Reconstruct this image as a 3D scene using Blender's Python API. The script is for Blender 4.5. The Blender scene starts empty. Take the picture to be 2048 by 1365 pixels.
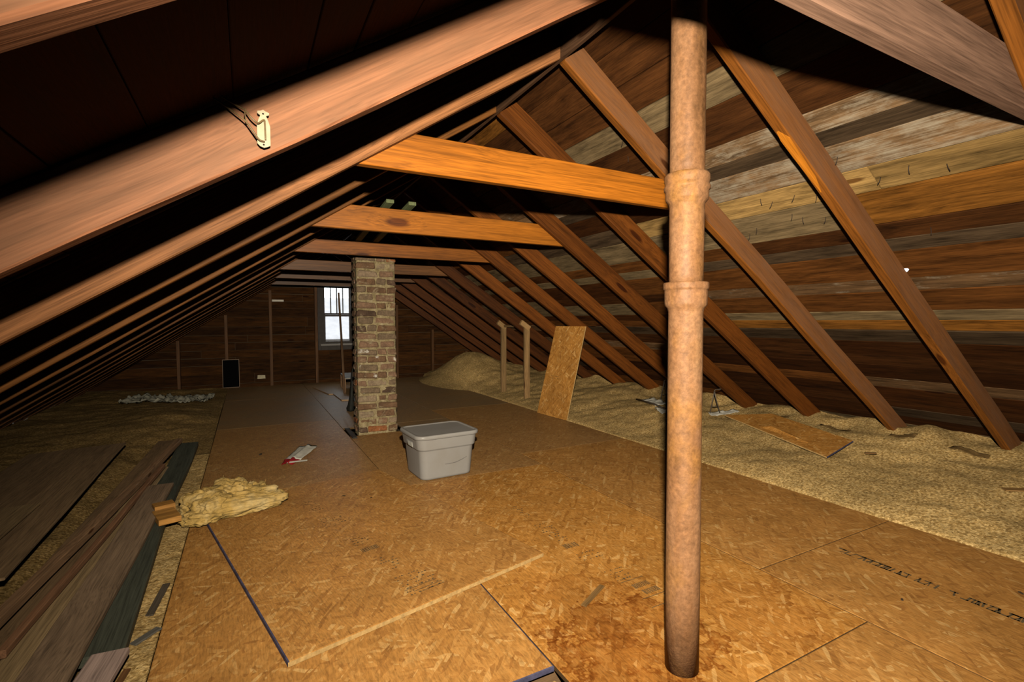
import bpy, bmesh, math, random
from mathutils import Vector, Matrix, noise, Euler

scene = bpy.context.scene
COL = scene.collection
random.seed(7)

# ------------------------------------------------------------------ camera
F_PX, YAW, PITCH, ROLL, CAM_H = 986.77, 0.492722, 0.0416458, -0.0033271, 1.19
sy, cy = math.sin(YAW), math.cos(YAW)
fwd = Vector((sy, cy, 0)); right = Vector((cy, -sy, 0)); up = Vector((0, 0, 1))
f2 = fwd * math.cos(PITCH) - up * math.sin(PITCH)
u2 = up * math.cos(PITCH) + fwd * math.sin(PITCH)
r3 = right * math.cos(ROLL) + u2 * math.sin(ROLL)
u3 = u2 * math.cos(ROLL) - right * math.sin(ROLL)
cam_data = bpy.data.cameras.new('camera')
cam_data.sensor_width = 36.0
cam_data.lens = F_PX * 36.0 / 2048.0
cam_data.clip_start = 0.02
cam = bpy.data.objects.new('camera', cam_data)
COL.objects.link(cam)
mw = Matrix.Identity(4)
for i in range(3):
    mw[i][0] = r3[i]; mw[i][1] = u3[i]; mw[i][2] = -f2[i]
mw.translation = Vector((0, 0, CAM_H))
cam.matrix_world = mw
scene.camera = cam

# ------------------------------------------------------------------ colour management, sky, flash
scene.view_settings.view_transform = 'Standard'
scene.view_settings.look = 'None'
scene.view_settings.gamma = 1.0
scene.view_settings.use_curve_mapping = False
scene.view_settings.exposure = 0.0
cy_ = scene.cycles
cy_.max_bounces = 4; cy_.diffuse_bounces = 0; cy_.glossy_bounces = 2; cy_.transmission_bounces = 2; cy_.transparent_max_bounces = 6
cy_.caustics_reflective = False; cy_.caustics_refractive = False

world = bpy.data.worlds.new('overcast_sky')
scene.world = world
world.use_nodes = True
bg = world.node_tree.nodes['Background']
bg.inputs['Color'].default_value = (0.90, 0.95, 1.0, 1)
bg.inputs['Strength'].default_value = 4.0

# the photographer's flash, just above the lens
fl = bpy.data.lights.new('camera_flash', 'SPOT')
fl.energy = 194.0
fl.color = (1.0, 0.90, 0.74)
fl.spot_size = math.radians(140)
fl.spot_blend = 1.0
fl.shadow_soft_size = 0.022
fl.use_nodes = True
fnt = fl.node_tree
em = fnt.nodes.get('Emission')
fo = fnt.nodes.new('ShaderNodeLightFalloff')
fo.inputs['Strength'].default_value = 1.0
fo.inputs['Smooth'].default_value = 0.0
fnt.links.new(fo.outputs['Linear'], em.inputs['Strength'])
flash = bpy.data.objects.new('camera_flash', fl)
COL.objects.link(flash)
flash.location = (0.028, -0.01, 1.482)
aim = (fwd * math.cos(0.20) + right * math.sin(0.20) - up * 0.20).normalized()
flash.rotation_euler = aim.to_track_quat('-Z', 'Y').to_euler()

# ------------------------------------------------------------------ material helpers
class NT:
    def __init__(self, name):
        self.m = bpy.data.materials.new(name); self.m.use_nodes = True
        self.t = self.m.node_tree; self.b = self.t.nodes['Principled BSDF']
        self.out = self.t.nodes['Material Output']
    def n(self, typ, **kw):
        nd = self.t.nodes.new(typ)
        for k, v in kw.items(): setattr(nd, k, v)
        return nd
    def l(self, a, b): self.t.links.new(a, b)
    def math(self, op, a, b=None, clamp=False):
        nd = self.n('ShaderNodeMath', operation=op); nd.use_clamp = clamp
        for i, v in enumerate((a, b)):
            if v is None: continue
            if isinstance(v, (int, float)): nd.inputs[i].default_value = v
            else: self.l(v, nd.inputs[i])
        return nd.outputs[0]
    def ramp(self, fac, stops, interp='LINEAR'):
        nd = self.n('ShaderNodeValToRGB'); cr = nd.color_ramp; cr.interpolation = interp
        while len(cr.elements) < len(stops): cr.elements.new(0.5)
        for e, (p, c) in zip(cr.elements, stops):
            e.position = p
            e.color = (c, c, c, 1) if isinstance(c, (int, float)) else (*c, 1)
        self.l(fac, nd.inputs[0]); return nd.outputs[0]
    def mix(self, fac, a, b, mode='MIX'):
        nd = self.n('ShaderNodeMix', data_type='RGBA', blend_type=mode)
        for i, v in ((0, fac), (6, a), (7, b)):
            if isinstance(v, (int, float)): nd.inputs[i].default_value = v if i == 0 else (v, v, v, 1)
            elif isinstance(v, tuple): nd.inputs[i].default_value = (*v, 1)
            else: self.l(v, nd.inputs[i])
        return nd.outputs[2]
    def coords(self, rnd=True):
        tc = self.n('ShaderNodeTexCoord'); o = tc.outputs['Object']
        if not rnd: return o
        oi = self.n('ShaderNodeObjectInfo')
        v = self.n('ShaderNodeVectorMath', operation='SCALE')
        cv = self.n('ShaderNodeCombineXYZ')
        for i, k in enumerate((37.0, 23.0, 51.0)):
            self.l(self.math('MULTIPLY', oi.outputs['Random'], k), cv.inputs[i])
        ad = self.n('ShaderNodeVectorMath', operation='ADD')
        self.l(o, ad.inputs[0]); self.l(cv.outputs[0], ad.inputs[1])
        return ad.outputs[0]
    def mapping(self, co, scale, rot=(0, 0, 0), loc=(0, 0, 0)):
        mp = self.n('ShaderNodeMapping'); self.l(co, mp.inputs[0])
        mp.inputs['Scale'].default_value = scale; mp.inputs['Rotation'].default_value = rot
        mp.inputs['Location'].default_value = loc
        return mp.outputs[0]
    def noise(self, co, scale=1.0, detail=4.0, rough=0.55, dist=0.0):
        nd = self.n('ShaderNodeTexNoise'); self.l(co, nd.inputs['Vector'])
        nd.inputs['Scale'].default_value = scale; nd.inputs['Detail'].default_value = detail
        nd.inputs['Roughness'].default_value = rough; nd.inputs['Distortion'].default_value = dist
        return nd.outputs[0]
    def vor(self, co, scale=1.0, feature='F1', rnd=1.0):
        nd = self.n('ShaderNodeTexVoronoi', feature=feature); self.l(co, nd.inputs['Vector'])
        nd.inputs['Scale'].default_value = scale; nd.inputs['Randomness'].default_value = rnd
        return nd
    def bump(self, h, strength=0.3, dist=0.002):
        nd = self.n('ShaderNodeBump'); nd.inputs['Strength'].default_value = strength
        nd.inputs['Distance'].default_value = dist; self.l(h, nd.inputs['Height'])
        self.l(nd.outputs[0], self.b.inputs['Normal'])
    def fin(self, col, rough=0.7, spec=0.3, metal=0.0):
        if isinstance(col, tuple): self.b.inputs['Base Color'].default_value = (*col, 1)
        else: self.l(col, self.b.inputs['Base Color'])
        if isinstance(rough, (int, float)): self.b.inputs['Roughness'].default_value = rough
        else: self.l(rough, self.b.inputs['Roughness'])
        self.b.inputs['Specular IOR Level'].default_value = spec
        self.b.inputs['Metallic'].default_value = metal
        return self.m

def wood_mat(name, knots=0.10, grain=1.0, rough=0.62, spec=0.35, white=True, knot_scale=(1.1, 4.5, 4.5), lo=0.45, hi=1.3, dusty=None, xs=1.0):
    """Aged timber. Tint comes from the object's colour, weathering from its alpha."""
    g = NT(name)
    oi = g.n('ShaderNodeObjectInfo')
    co = g.coords()
    kc = g.mapping(co, knot_scale)
    kv = g.vor(kc, 1.0)
    kd = kv.outputs['Distance']
    # grain bends round the knots
    bend = g.math('MULTIPLY', g.ramp(kd, [(0.0, 1.0), (0.35, 0.0)]), 0.03)
    cb = g.n('ShaderNodeCombineXYZ'); g.l(bend, cb.inputs[1]); g.l(bend, cb.inputs[2])
    ad = g.n('ShaderNodeVectorMath', operation='ADD'); g.l(co, ad.inputs[0]); g.l(cb.outputs[0], ad.inputs[1])
    c2 = ad.outputs[0]
    n1 = g.noise(g.mapping(c2, (0.9 * xs, 20, 20)), 1.0, 4, 0.72)
    n2 = g.noise(g.mapping(c2, (5, 150, 150)), 1.0, 2, 0.7)
    n3 = g.noise(g.mapping(co, (3.0 * xs ** 0.7, 12, 12)), 1.0, 5, 0.75)
    col = g.mix(1.0, oi.outputs['Color'], g.ramp(n1, [(0.28, lo), (0.5, 0.95), (0.72, hi)]), 'MULTIPLY')
    col = g.mix(0.75 * grain, col, g.ramp(n2, [(0.28, 0.45), (0.5, 1.0), (0.72, 1.38)]), 'MULTIPLY')
    if white:
        thr = g.math('SUBTRACT', 0.95, g.math('MULTIPLY', oi.outputs['Alpha'], 0.50))
        s = g.math('ADD', g.math('MULTIPLY', n3, 0.72), g.math('MULTIPLY', n2, 0.34))
        msk = g.math('MULTIPLY', g.math('SUBTRACT', s, thr), 5.0, clamp=True)
        wcol = g.mix(n2, (0.26, 0.20, 0.13), (0.60, 0.50, 0.36))
        col = g.mix(g.math('MULTIPLY', msk, 0.9), col, wcol)
    if dusty:
        col = g.mix(g.math('MULTIPLY', g.ramp(n3, [(0.3, 0.45), (0.65, 1.0)]), dusty[3]), col, dusty[:3])
    kc_ = g.mix(1.0, col, (0.34, 0.26, 0.2), 'MULTIPLY')
    col = g.mix(g.ramp(kd, [(knots * 0.7, 1.0), (knots, 0.0)]), col, kc_)
    g.bump(n2, 0.3, 0.002)
    return g.fin(col, rough, spec)

WOOD = wood_mat('old_timber', knots=0.10, spec=0.2)
WOOD_DUSTY = wood_mat('old_timber_dusty_side', knots=0.10, dusty=(0.27, 0.135, 0.070, 0.7), spec=0.2)
WOOD_TIE = wood_mat('orange_pine', knots=0.17, white=False, knot_scale=(1.5, 4.0, 4.0), lo=0.5, hi=1.25, rough=0.5)
BOARD = wood_mat('roof_board_wood', knots=0.08, lo=0.3, hi=1.5, rough=0.8, spec=0.10, xs=3.2)
PLANK = wood_mat('loose_plank_wood', knots=0.06, lo=0.65, hi=1.2, rough=0.65)

def osb_mat(name, dust=0.0, stain=None):
    g = NT(name)
    co = g.coords(True); raw = g.coords(False)
    jit = g.noise(co, 14.0, 1, 0.5)
    cj = g.n('ShaderNodeCombineXYZ'); g.l(jit, cj.inputs[0]); g.l(jit, cj.inputs[1])
    sj = g.n('ShaderNodeVectorMath', operation='SCALE'); sj.inputs['Scale'].default_value = 0.03; g.l(cj.outputs[0], sj.inputs[0])
    aj = g.n('ShaderNodeVectorMath', operation='ADD'); g.l(co, aj.inputs[0]); g.l(sj.outputs[0], aj.inputs[1])
    cw = aj.outputs[0]
    vals = []
    for i, (ang, sx, sy_) in enumerate(((0.2, 75, 14), (1.15, 64, 13), (-0.75, 70, 13))):
        mpn = g.n('ShaderNodeMapping', vector_type='TEXTURE'); g.l(cw, mpn.inputs[0])
        mpn.inputs['Scale'].default_value = (1 / sx, 1 / sy_, 1); mpn.inputs['Rotation'].default_value = (0, 0, ang); mpn.inputs['Location'].default_value = (i * 0.37, i * 0.13, 0)
        v = g.vor(mpn.outputs[0], 1.0)
        sep = g.n('ShaderNodeSeparateColor'); g.l(v.outputs['Color'], sep.inputs[0])
        vals.append((sep.outputs[0], sep.outputs[1]))
    stops = [(0.0, (0.42, 0.168, 0.030)), (0.15, (0.54, 0.232, 0.046)), (0.55, (0.60, 0.265, 0.054)), (0.88, (0.67, 0.315, 0.075)), (1.0, (0.82, 0.46, 0.15))]
    val = vals[0][0]
    for (a, b), thr in zip(vals[1:], (0.48, 0.60)):
        val = g.mix(g.math('GREATER_THAN', b, thr), val, a)
    fib = g.noise(g.mapping(co, (150, 26, 1), (0, 0, 0.2)), 1.0, 3, 0.65)
    blot = g.noise(co, 3.0, 4, 0.65)
    col = g.ramp(val, stops)
    col = g.mix(0.9, col, g.ramp(fib, [(0.28, 0.60), (0.5, 1.0), (0.72, 1.30)]), 'MULTIPLY')
    col = g.mix(1.0, col, g.ramp(blot, [(0.3, 0.78), (0.7, 1.12)]), 'MULTIPLY')
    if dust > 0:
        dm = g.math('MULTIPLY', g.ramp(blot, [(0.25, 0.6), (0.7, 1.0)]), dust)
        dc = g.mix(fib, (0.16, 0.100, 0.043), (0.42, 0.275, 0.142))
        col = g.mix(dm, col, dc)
    if stain:
        for (sx, sy_, rad, dark) in stain:
            mp = g.mapping(raw, (1, 1, 1), loc=(-sx, -sy_, 0))
            nz = g.noise(g.mapping(raw, (7, 7, 1), loc=(sx, 0, 0)), 1.0, 4, 0.65)
            ln = g.n('ShaderNodeVectorMath', operation='LENGTH'); g.l(mp, ln.inputs[0])
            d = g.math('ADD', g.math('DIVIDE', ln.outputs['Value'], rad), g.math('MULTIPLY', g.math('SUBTRACT', nz, 0.5), 2.4))
            inner = g.ramp(d, [(0.35, 0.45), (0.75, 0.3), (0.93, 1.0), (1.0, 0.0)])
            col = g.mix(g.math('MULTIPLY', inner, dark), col, g.mix(1.0, col, (0.50, 0.34, 0.2), 'MULTIPLY'))
    g.bump(fib, 0.25, 0.002)
    return g.fin(col, 0.5, 0.3)

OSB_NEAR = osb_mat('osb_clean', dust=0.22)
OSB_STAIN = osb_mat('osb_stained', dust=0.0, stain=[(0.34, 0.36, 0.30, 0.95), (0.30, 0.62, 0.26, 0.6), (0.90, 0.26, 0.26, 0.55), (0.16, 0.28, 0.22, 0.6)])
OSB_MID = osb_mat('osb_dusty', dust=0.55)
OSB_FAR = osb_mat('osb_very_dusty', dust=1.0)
OSB_PANEL = osb_mat('osb_fresh', dust=0.0)

def simple(name, col, rough=0.6, spec=0.3, metal=0.0, nscale=0, amt=0.3, bump=0.0):
    g = NT(name)
    c = col
    if nscale:
        nz = g.noise(g.coords(), nscale, 5, 0.6)
        c = g.mix(1.0, col, g.ramp(nz, [(0.25, 1 - amt), (0.75, 1 + amt)]), 'MULTIPLY')
        if bump: g.bump(nz, bump, 0.004)
    return g.fin(c, rough, spec, metal)

SEAM = simple('dusty_sheet_edge', (0.10, 0.055, 0.02), 0.9)
BLUE = simple('blue_edge_seal', (0.075, 0.072, 0.125), 0.7, nscale=25, amt=0.6)
RAWEDGE = simple('raw_osb_edge', (0.62, 0.38, 0.14), 0.8, nscale=60, amt=0.35)
INK = simple('printed_ink', (0.13, 0.09, 0.045), 0.7, nscale=25, amt=0.4)
GALV = simple('dull_steel', (0.16, 0.13, 0.10), 0.5, 0.4, 0.6, 40, 0.3)
NAIL = simple('dark_nail_steel', (0.03, 0.02, 0.015), 0.6)
PAPER = simple('white_paper', (0.72, 0.67, 0.56), 0.8, nscale=12, amt=0.2)
PAPERRED = simple('red_print', (0.42, 0.015, 0.02), 0.7)
DIRT = simple('dry_dirt', (0.17, 0.10, 0.035), 0.95, 0.1, nscale=30, amt=0.5)
DARKFELT = simple('black_panel', (0.003, 0.003, 0.003), 0.9, 0.02)
CERAMIC = simple('cream_ceramic', (0.56, 0.46, 0.29), 0.5, 0.3, nscale=60, amt=0.12)
TARP = simple('dark_cloth', (0.018, 0.018, 0.014), 0.7, nscale=10, amt=0.4)
WIRE = simple('corroded_wire', (0.20, 0.13, 0.055), 0.45, 0.5, nscale=60, amt=0.4)
EARTH = simple('ceiling_plaster_back', (0.10, 0.07, 0.04), 0.9)
SHINGLE = simple('underside_of_shingles', (0.42, 0.20, 0.06), 0.8, nscale=6, amt=0.6)
SIDING = simple('white_siding', (0.58, 0.58, 0.60), 0.7)
ROOFGREY = simple('pale_roofing', (0.33, 0.31, 0.31), 0.9, nscale=3, amt=0.15)
FRAMEWOOD = simple('dark_window_wood', (0.035, 0.026, 0.02), 0.6, nscale=20, amt=0.3)

def plastic_mat():
    g = NT('grey_plastic')
    nz = g.noise(g.coords(), 160, 3, 0.6)
    d = g.noise(g.coords(), 5, 4, 0.6)
    col = g.mix(g.ramp(d, [(0.45, 0.0), (0.8, 0.35)]), (0.36, 0.335, 0.305), (0.27, 0.22, 0.16))
    g.bump(nz, 0.12, 0.001)
    return g.fin(col, 0.38, 0.5)
PLASTIC = plastic_mat()

def pipe_mat():
    g = NT('rusted_cast_iron')
    co = g.coords()
    n1 = g.noise(g.mapping(co, (9, 9, 2.2)), 1.0, 4, 0.65)
    n2 = g.noise(co, 60, 3, 0.7)
    n3 = g.noise(g.mapping(co, (4, 4, 3)), 1.0, 4, 0.6, 0.8)
    col = g.ramp(n1, [(0.28, (0.17, 0.078, 0.028)), (0.45, (0.32, 0.150, 0.062)), (0.58, (0.37, 0.185, 0.085)), (0.75, (0.41, 0.225, 0.11))])
    col = g.mix(g.ramp(n3, [(0.52, 0.0), (0.68, 0.75)]), col, (0.42, 0.19, 0.045))
    col = g.mix(0.85, col, g.ramp(n2, [(0.3, 0.6), (0.55, 1.0), (0.72, 1.3)]), 'MULTIPLY')
    g.bump(n2, 0.45, 0.003)
    return g.fin(col, 0.58, 0.35)
PIPE = pipe_mat()

def brick_mat():
    g = NT('old_brick')
    oi = g.n('ShaderNodeObjectInfo'); co = g.coords()
    n1 = g.noise(co, 14, 6, 0.65); n2 = g.noise(co, 70, 5, 0.65)
    base = g.ramp(oi.outputs['Random'], [(0.0, (0.19, 0.105, 0.055)), (0.25, (0.25, 0.145, 0.085)), (0.5, (0.20, 0.135, 0.080)), (0.72, (0.30, 0.21, 0.13)), (0.84, (0.34, 0.125, 0.045)), (0.93, (0.11, 0.065, 0.04)), (0.985, (0.17, 0.165, 0.15))], 'CONSTANT')
    col = g.mix(1.0, base, g.ramp(n1, [(0.28, 0.6), (0.7, 1.3)]), 'MULTIPLY')
    col = g.mix(0.8, col, g.ramp(n2, [(0.3, 0.6), (0.7, 1.25)]), 'MULTIPLY')
    m = g.noise(g.mapping(co, (9, 9, 12)), 1.0, 5, 0.65, 0.5)
    col = g.mix(g.ramp(m, [(0.56, 0.0), (0.66, 0.8)]), col, (0.36, 0.28, 0.165))
    w = g.noise(g.mapping(co, (5, 5, 7), loc=(9, 9, 9)), 1.0, 4, 0.6)
    col = g.mix(g.ramp(w, [(0.66, 0.0), (0.70, 0.9)]), col, (0.66, 0.60, 0.50))
    g.bump(n1, 0.6, 0.006)
    return g.fin(col, 0.85, 0.2)
BRICK = brick_mat()
def mortar_mat():
    g = NT('lime_mortar'); co = g.coords()
    n1 = g.noise(co, 20, 6, 0.7); n2 = g.noise(co, 90, 4, 0.7)
    col = g.ramp(n1, [(0.3, (0.17, 0.125, 0.055)), (0.5, (0.36, 0.275, 0.14)), (0.7, (0.50, 0.40, 0.24))])
    col = g.mix(0.7, col, g.ramp(n2, [(0.3, 0.6), (0.7, 1.25)]), 'MULTIPLY')
    g.bump(n1, 0.8, 0.01)
    return g.fin(col, 0.9, 0.15)
MORTAR = mortar_mat()

def insul_mat(name, c0, c1, c2):
    g = NT(name); co = g.coords(False)
    v = g.vor(co, 95.0)
    sep = g.n('ShaderNodeSeparateColor'); g.l(v.outputs['Color'], sep.inputs[0])
    n1 = g.noise(co, 60, 3, 0.75); n2 = g.noise(co, 2.0, 4, 0.65)
    col = g.ramp(sep.outputs[0], [(0.0, c0), (0.5, c1), (1.0, c2)])
    col = g.mix(1.0, col, g.ramp(n1, [(0.3, 0.55), (0.52, 1.0), (0.72, 1.4)]), 'MULTIPLY')
    col = g.mix(1.0, col, g.ramp(n2, [(0.3, 0.72), (0.65, 1.12)]), 'MULTIPLY')
    g.bump(n1, 0.9, 0.008)
    return g.fin(col, 0.95, 0.1)
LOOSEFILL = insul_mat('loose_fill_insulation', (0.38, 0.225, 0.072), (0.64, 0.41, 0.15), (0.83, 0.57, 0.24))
DIMFILL = insul_mat('dim_loose_fill', (0.20, 0.118, 0.036), (0.36, 0.22, 0.072), (0.52, 0.335, 0.13))  # same fill in darker colours, carrying the flash's falloff to the left

def batt_mat():
    g = NT('fibreglass'); co = g.coords(False)
    n1 = g.noise(g.mapping(co, (28, 60, 60)), 1.0, 4, 0.7, 0.6); n2 = g.noise(co, 8, 4, 0.6)
    col = g.ramp(n2, [(0.3, (0.32, 0.22, 0.08)), (0.47, (0.62, 0.39, 0.11)), (0.7, (0.74, 0.54, 0.24))])
    col = g.mix(0.8, col, g.ramp(n1, [(0.3, 0.65), (0.7, 1.2)]), 'MULTIPLY')
    g.bump(n1, 0.7, 0.006)
    return g.fin(col, 0.95, 0.1)
BATT = batt_mat()

def glass_mat():
    m = bpy.data.materials.new('window_glass'); m.use_nodes = True
    t = m.node_tree; t.nodes.clear()
    o = t.nodes.new('ShaderNodeOutputMaterial'); mx = t.nodes.new('ShaderNodeMixShader')
    tr = t.nodes.new('ShaderNodeBsdfTransparent'); gl = t.nodes.new('ShaderNodeBsdfGlossy')
    gl.inputs['Roughness'].default_value = 0.05; mx.inputs[0].default_value = 0.06
    tr.inputs['Color'].default_value = (0.93, 0.95, 0.95, 1)
    t.links.new(tr.outputs[0], mx.inputs[1]); t.links.new(gl.outputs[0], mx.inputs[2]); t.links.new(mx.outputs[0], o.inputs[0])
    return m
GLASS = glass_mat()

# ------------------------------------------------------------------ object helpers
def link(name, me, mats, parent=None, color=None):
    o = bpy.data.objects.new(name, me); COL.objects.link(o)
    if not isinstance(mats, (list, tuple)): mats = [mats]
    if not me.materials:
        for m in mats: me.materials.append(m)
    if parent: o.parent = parent
    if color: o.color = color
    return o
def tag(o, label, cat=None, group=None, kind=None):
    if label: o['label'] = label
    if cat: o['category'] = cat
    if group: o['group'] = group
    if kind: o['kind'] = kind
    return o
def empty(name, loc=(0, 0, 0), rz=0.0):
    o = bpy.data.objects.new(name, None); COL.objects.link(o)
    o.location = loc; o.rotation_euler = (0, 0, rz); o.empty_display_size = 0.1
    return o
def struct(o): o['kind'] = 'structure'; return o
def mesh(name, vs, fs, smooth=False):
    me = bpy.data.meshes.new(name); me.from_pydata([tuple(v) for v in vs], [], fs); me.update()
    if smooth:
        for p in me.polygons: p.use_smooth = True
    return me
def frame_matrix(origin, X, Z):
    X = Vector(X).normalized(); Z = Vector(Z); Y = Z.cross(X).normalized(); Z = X.cross(Y)
    m = Matrix.Identity(4)
    for i in range(3): m[i][0] = X[i]; m[i][1] = Y[i]; m[i][2] = Z[i]
    m.translation = Vector(origin); return m
def beam_mesh(L, w, d, seg=8, ch=0.004, warp=0.0, seed=0, plumb0=0.0, plumb1=0.0, z0=0.0, wane=0.0):
    """Timber along local +X, width in Y (centred), depth z0..z0+d; plumb* shear the ends."""
    prof = [(-w/2+ch, 0), (w/2-ch, 0), (w/2, ch), (w/2, d-ch), (w/2-ch, d), (-w/2+ch, d), (-w/2, d-ch), (-w/2, ch)]
    vs = []; fs = []
    for i in range(seg + 1):
        t = i / seg
        for j, (y, z) in enumerate(prof):
            zz = z0 + z
            x = L * t + (plumb0 * zz) * (1 - t) + (plumb1 * zz) * t
            env = math.sin(math.pi * t)
            dy = warp * noise.noise((t * 2.0 * max(L, 1) / 3, seed * 7.3, 0)) * env
            dz = warp * 0.8 * noise.noise((t * 2.0 * max(L, 1) / 3, seed * 7.3, 9)) * env
            if wane:
                k = noise.noise((x * 2.2, j * 0.9 + seed * 3.1, 4.0)); dy += wane * k * (-1 if y < 0 else 1); dz += wane * noise.noise((x * 2.7, j * 0.7 + seed, 8.0))
            vs.append((x, y + dy, zz + dz))
    m = len(prof)
    for i in range(seg):
        for j in range(m):
            a = i * m + j; b = i * m + (j + 1) % m
            fs.append((a, b, b + m, a + m))
    fs.append(tuple(range(m - 1, -1, -1))); fs.append(tuple(range(seg * m, seg * m + m)))
    return mesh('timber', vs, fs)
def box_mesh(x0, x1, y0, y1, z0, z1, ch=0.0):
    if ch:
        me = beam_mesh(x1 - x0, y1 - y0, z1 - z0, 1, ch)
        for v in me.vertices: v.co += Vector((x0, (y0 + y1) / 2, z0))
        return me
    vs = [(x, y, z) for x in (x0, x1) for y in (y0, y1) for z in (z0, z1)]
    fs = [(0, 1, 3, 2), (4, 6, 7, 5), (0, 4, 5, 1), (2, 3, 7, 6), (0, 2, 6, 4), (1, 5, 7, 3)]
    return mesh('box', vs, fs)
def tube_mesh(path, r, n=8, closed=False):
    path = [Vector(p) for p in path]; vs = []; fs = []
    N = len(path)
    for i, p in enumerate(path):
        a = path[i - 1] if i > 0 else (path[-1] if closed else p)
        b = path[i + 1] if i < N - 1 else (path[0] if closed else p)
        t = (b - a).normalized()
        u = t.cross(Vector((0, 0, 1)))
        if u.length < 1e-3: u = t.cross(Vector((0, 1, 0)))
        u.normalize(); v = t.cross(u)
        for k in range(n):
            an = 2 * math.pi * k / n
            vs.append(p + u * (r * math.cos(an)) + v * (r * math.sin(an)))
    rings = N if closed else N - 1
    for i in range(rings):
        for k in range(n):
            a = i * n + k; b = i * n + (k + 1) % n
            c = ((i + 1) % N) * n + (k + 1) % n; d = ((i + 1) % N) * n + k
            fs.append((a, d, c, b))
    if not closed:
        fs.append(tuple(range(n))); fs.append(tuple(range((N - 1) * n + n - 1, (N - 1) * n - 1, -1)))
    return mesh('tube', vs, fs, True)
def bez(pts, n=8):
    """Catmull-Rom through the points."""
    P = [Vector(p) for p in pts]; P = [P[0]] + P + [P[-1]]; out = []
    for i in range(1, len(P) - 2):
        for k in range(n):
            t = k / n
            out.append(0.5 * ((2 * P[i]) + (-P[i-1] + P[i+1]) * t + (2*P[i-1] - 5*P[i] + 4*P[i+1] - P[i+2]) * t*t + (-P[i-1] + 3*P[i] - 3*P[i+1] + P[i+2]) * t**3))
    out.append(P[-2]); return out
def lathe(prof, n=40):
    vs = []; fs = []
    for (r, z) in prof:
        for k in range(n):
            a = 2 * math.pi * k / n; vs.append((r * math.cos(a), r * math.sin(a), z))
    for i in range(len(prof) - 1):
        for k in range(n):
            a = i * n + k; b = i * n + (k + 1) % n
            fs.append((a, b, b + n, a + n))
    fs.append(tuple(range(n - 1, -1, -1))); fs.append(tuple(range((len(prof)-1) * n, len(prof) * n)))
    me = mesh('lathe', vs, fs)
    for p in me.polygons: p.use_smooth = len(p.vertices) == 4
    return me
def place(o, M): o.matrix_world = M; return o
def n3(x, y, z=0.0): return noise.noise((x, y, z))

# ------------------------------------------------------------------ geometry of the place
PR, PL = 0.674, 0.655                    # pitches of the two slopes
XR, ZR = 1.387, 2.471                    # line where the undersides of the rafters meet
Y_FRONT, Y_BACK = -2.2, 10.2
RAFTER_Y = [0.64] + [0.70 + 0.70 * k for k in range(1, 14)]   # far faces
RD, RW = 0.14, 0.05                      # rafter depth and width
SIDE = {}
for s, p in ((1, PR), (-1, PL)):
    ca = 1 / math.sqrt(1 + p * p); sa = p * ca
    SIDE[s] = dict(p=p, ca=ca, sa=sa, X=Vector((s * ca, 0, -sa)), N=Vector((s * sa, 0, ca)))
def slope_pt(s, u, y, nrm): S = SIDE[s]; return Vector((XR, y, ZR)) + S['X'] * u + S['N'] * nrm
UEND = {1: (4.98 - XR) / SIDE[1]['ca'], -1: (XR + 2.40) / SIDE[-1]['ca']}

# --- floor slab (back of the ceiling below) and joists
floor = struct(link('floor', box_mesh(-3.0, 5.6, Y_FRONT - 0.1, Y_BACK + 0.3, -0.30, -0.20), EARTH))
def joist(y, x0=-2.4, x1=5.0, col=(0.20, 0.12, 0.06, 0.2)):
    o = link('joist', beam_mesh(x1 - x0, 0.05, 0.17, 4, 0.003), WOOD, floor, col)
    o.location = (x0, y, -0.195)
    return o
for yj in (1.44, 0.30): joist(yj)

# --- OSB flooring sheets laid in three rows
def sheet_mesh(w, l, t=0.018, rim=0.004, rims='', cut=None):
    """Sheet in x 0..w, y 0..l, top at z=0. rims: which top edges carry the blue seal (l r f b)."""
    r = rim
    xs = [0, r, w - r, w]; ys = [0, r, l - r, l]
    vs = []; fs = []; mi = []
    for y in ys:
        for x in xs:
            dz = -0.0015 if (x in (0, w) or y in (0, l)) else 0
            vs.append((x, y, dz))
    for j in range(3):
        for i in range(3):
            fs.append((j*4+i, j*4+i+1, (j+1)*4+i+1, (j+1)*4+i))
            k = 0
            if i == 0 and 'l' in rims: k = 1
            if i == 2 and 'r' in rims: k = 1
            if j == 0 and 'f' in rims: k = 1
            if j == 2 and 'b' in rims: k = 1
            mi.append(k)
    b = len(vs)
    vs += [(0, 0, -t), (w, 0, -t), (w, l, -t), (0, l, -t)]
    fs += [(b+3, b+2, b+1, b)]; mi.append(2)
    for f, k in (((0, b, b+1, 3, 2, 1), 'f'), ((3, b+1, b+2, 15, 11, 7), 'r'), ((15, b+2, b+3, 12, 13, 14), 'b'), ((12, b+3, b, 0, 4, 8), 'l')):
        fs.append(f); mi.append(1 if k in rims else 2)
    me = mesh('osb_sheet', vs, fs)
    for p, k in zip(me.polygons, mi): p.material_index = k
    return me
XA, XB, XC, XD = -0.32, 0.907, 2.13, 3.32
G = 0.002
def floor_sheet(x0, x1, y0, y1, mat, rims='', dz=0.0, tilt=0.0):
    o = link('osb_panel', sheet_mesh(x1 - x0 - 2*G, y1 - y0 - 2*G, rims=rims), [mat, BLUE, SEAM], floor)
    o.location = (x0 + G, y0 + G, dz); o.rotation_euler = (0, 0, tilt)
    return o
floor_sheet(XA, XB, 1.385, 3.82, OSB_NEAR, 'rf')
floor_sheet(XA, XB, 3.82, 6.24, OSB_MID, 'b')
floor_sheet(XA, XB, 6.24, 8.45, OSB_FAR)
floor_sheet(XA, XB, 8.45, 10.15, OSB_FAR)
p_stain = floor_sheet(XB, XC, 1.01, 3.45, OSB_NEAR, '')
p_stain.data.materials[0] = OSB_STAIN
floor_sheet(XB, XC, -1.43, 1.01, OSB_NEAR, '')
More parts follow.
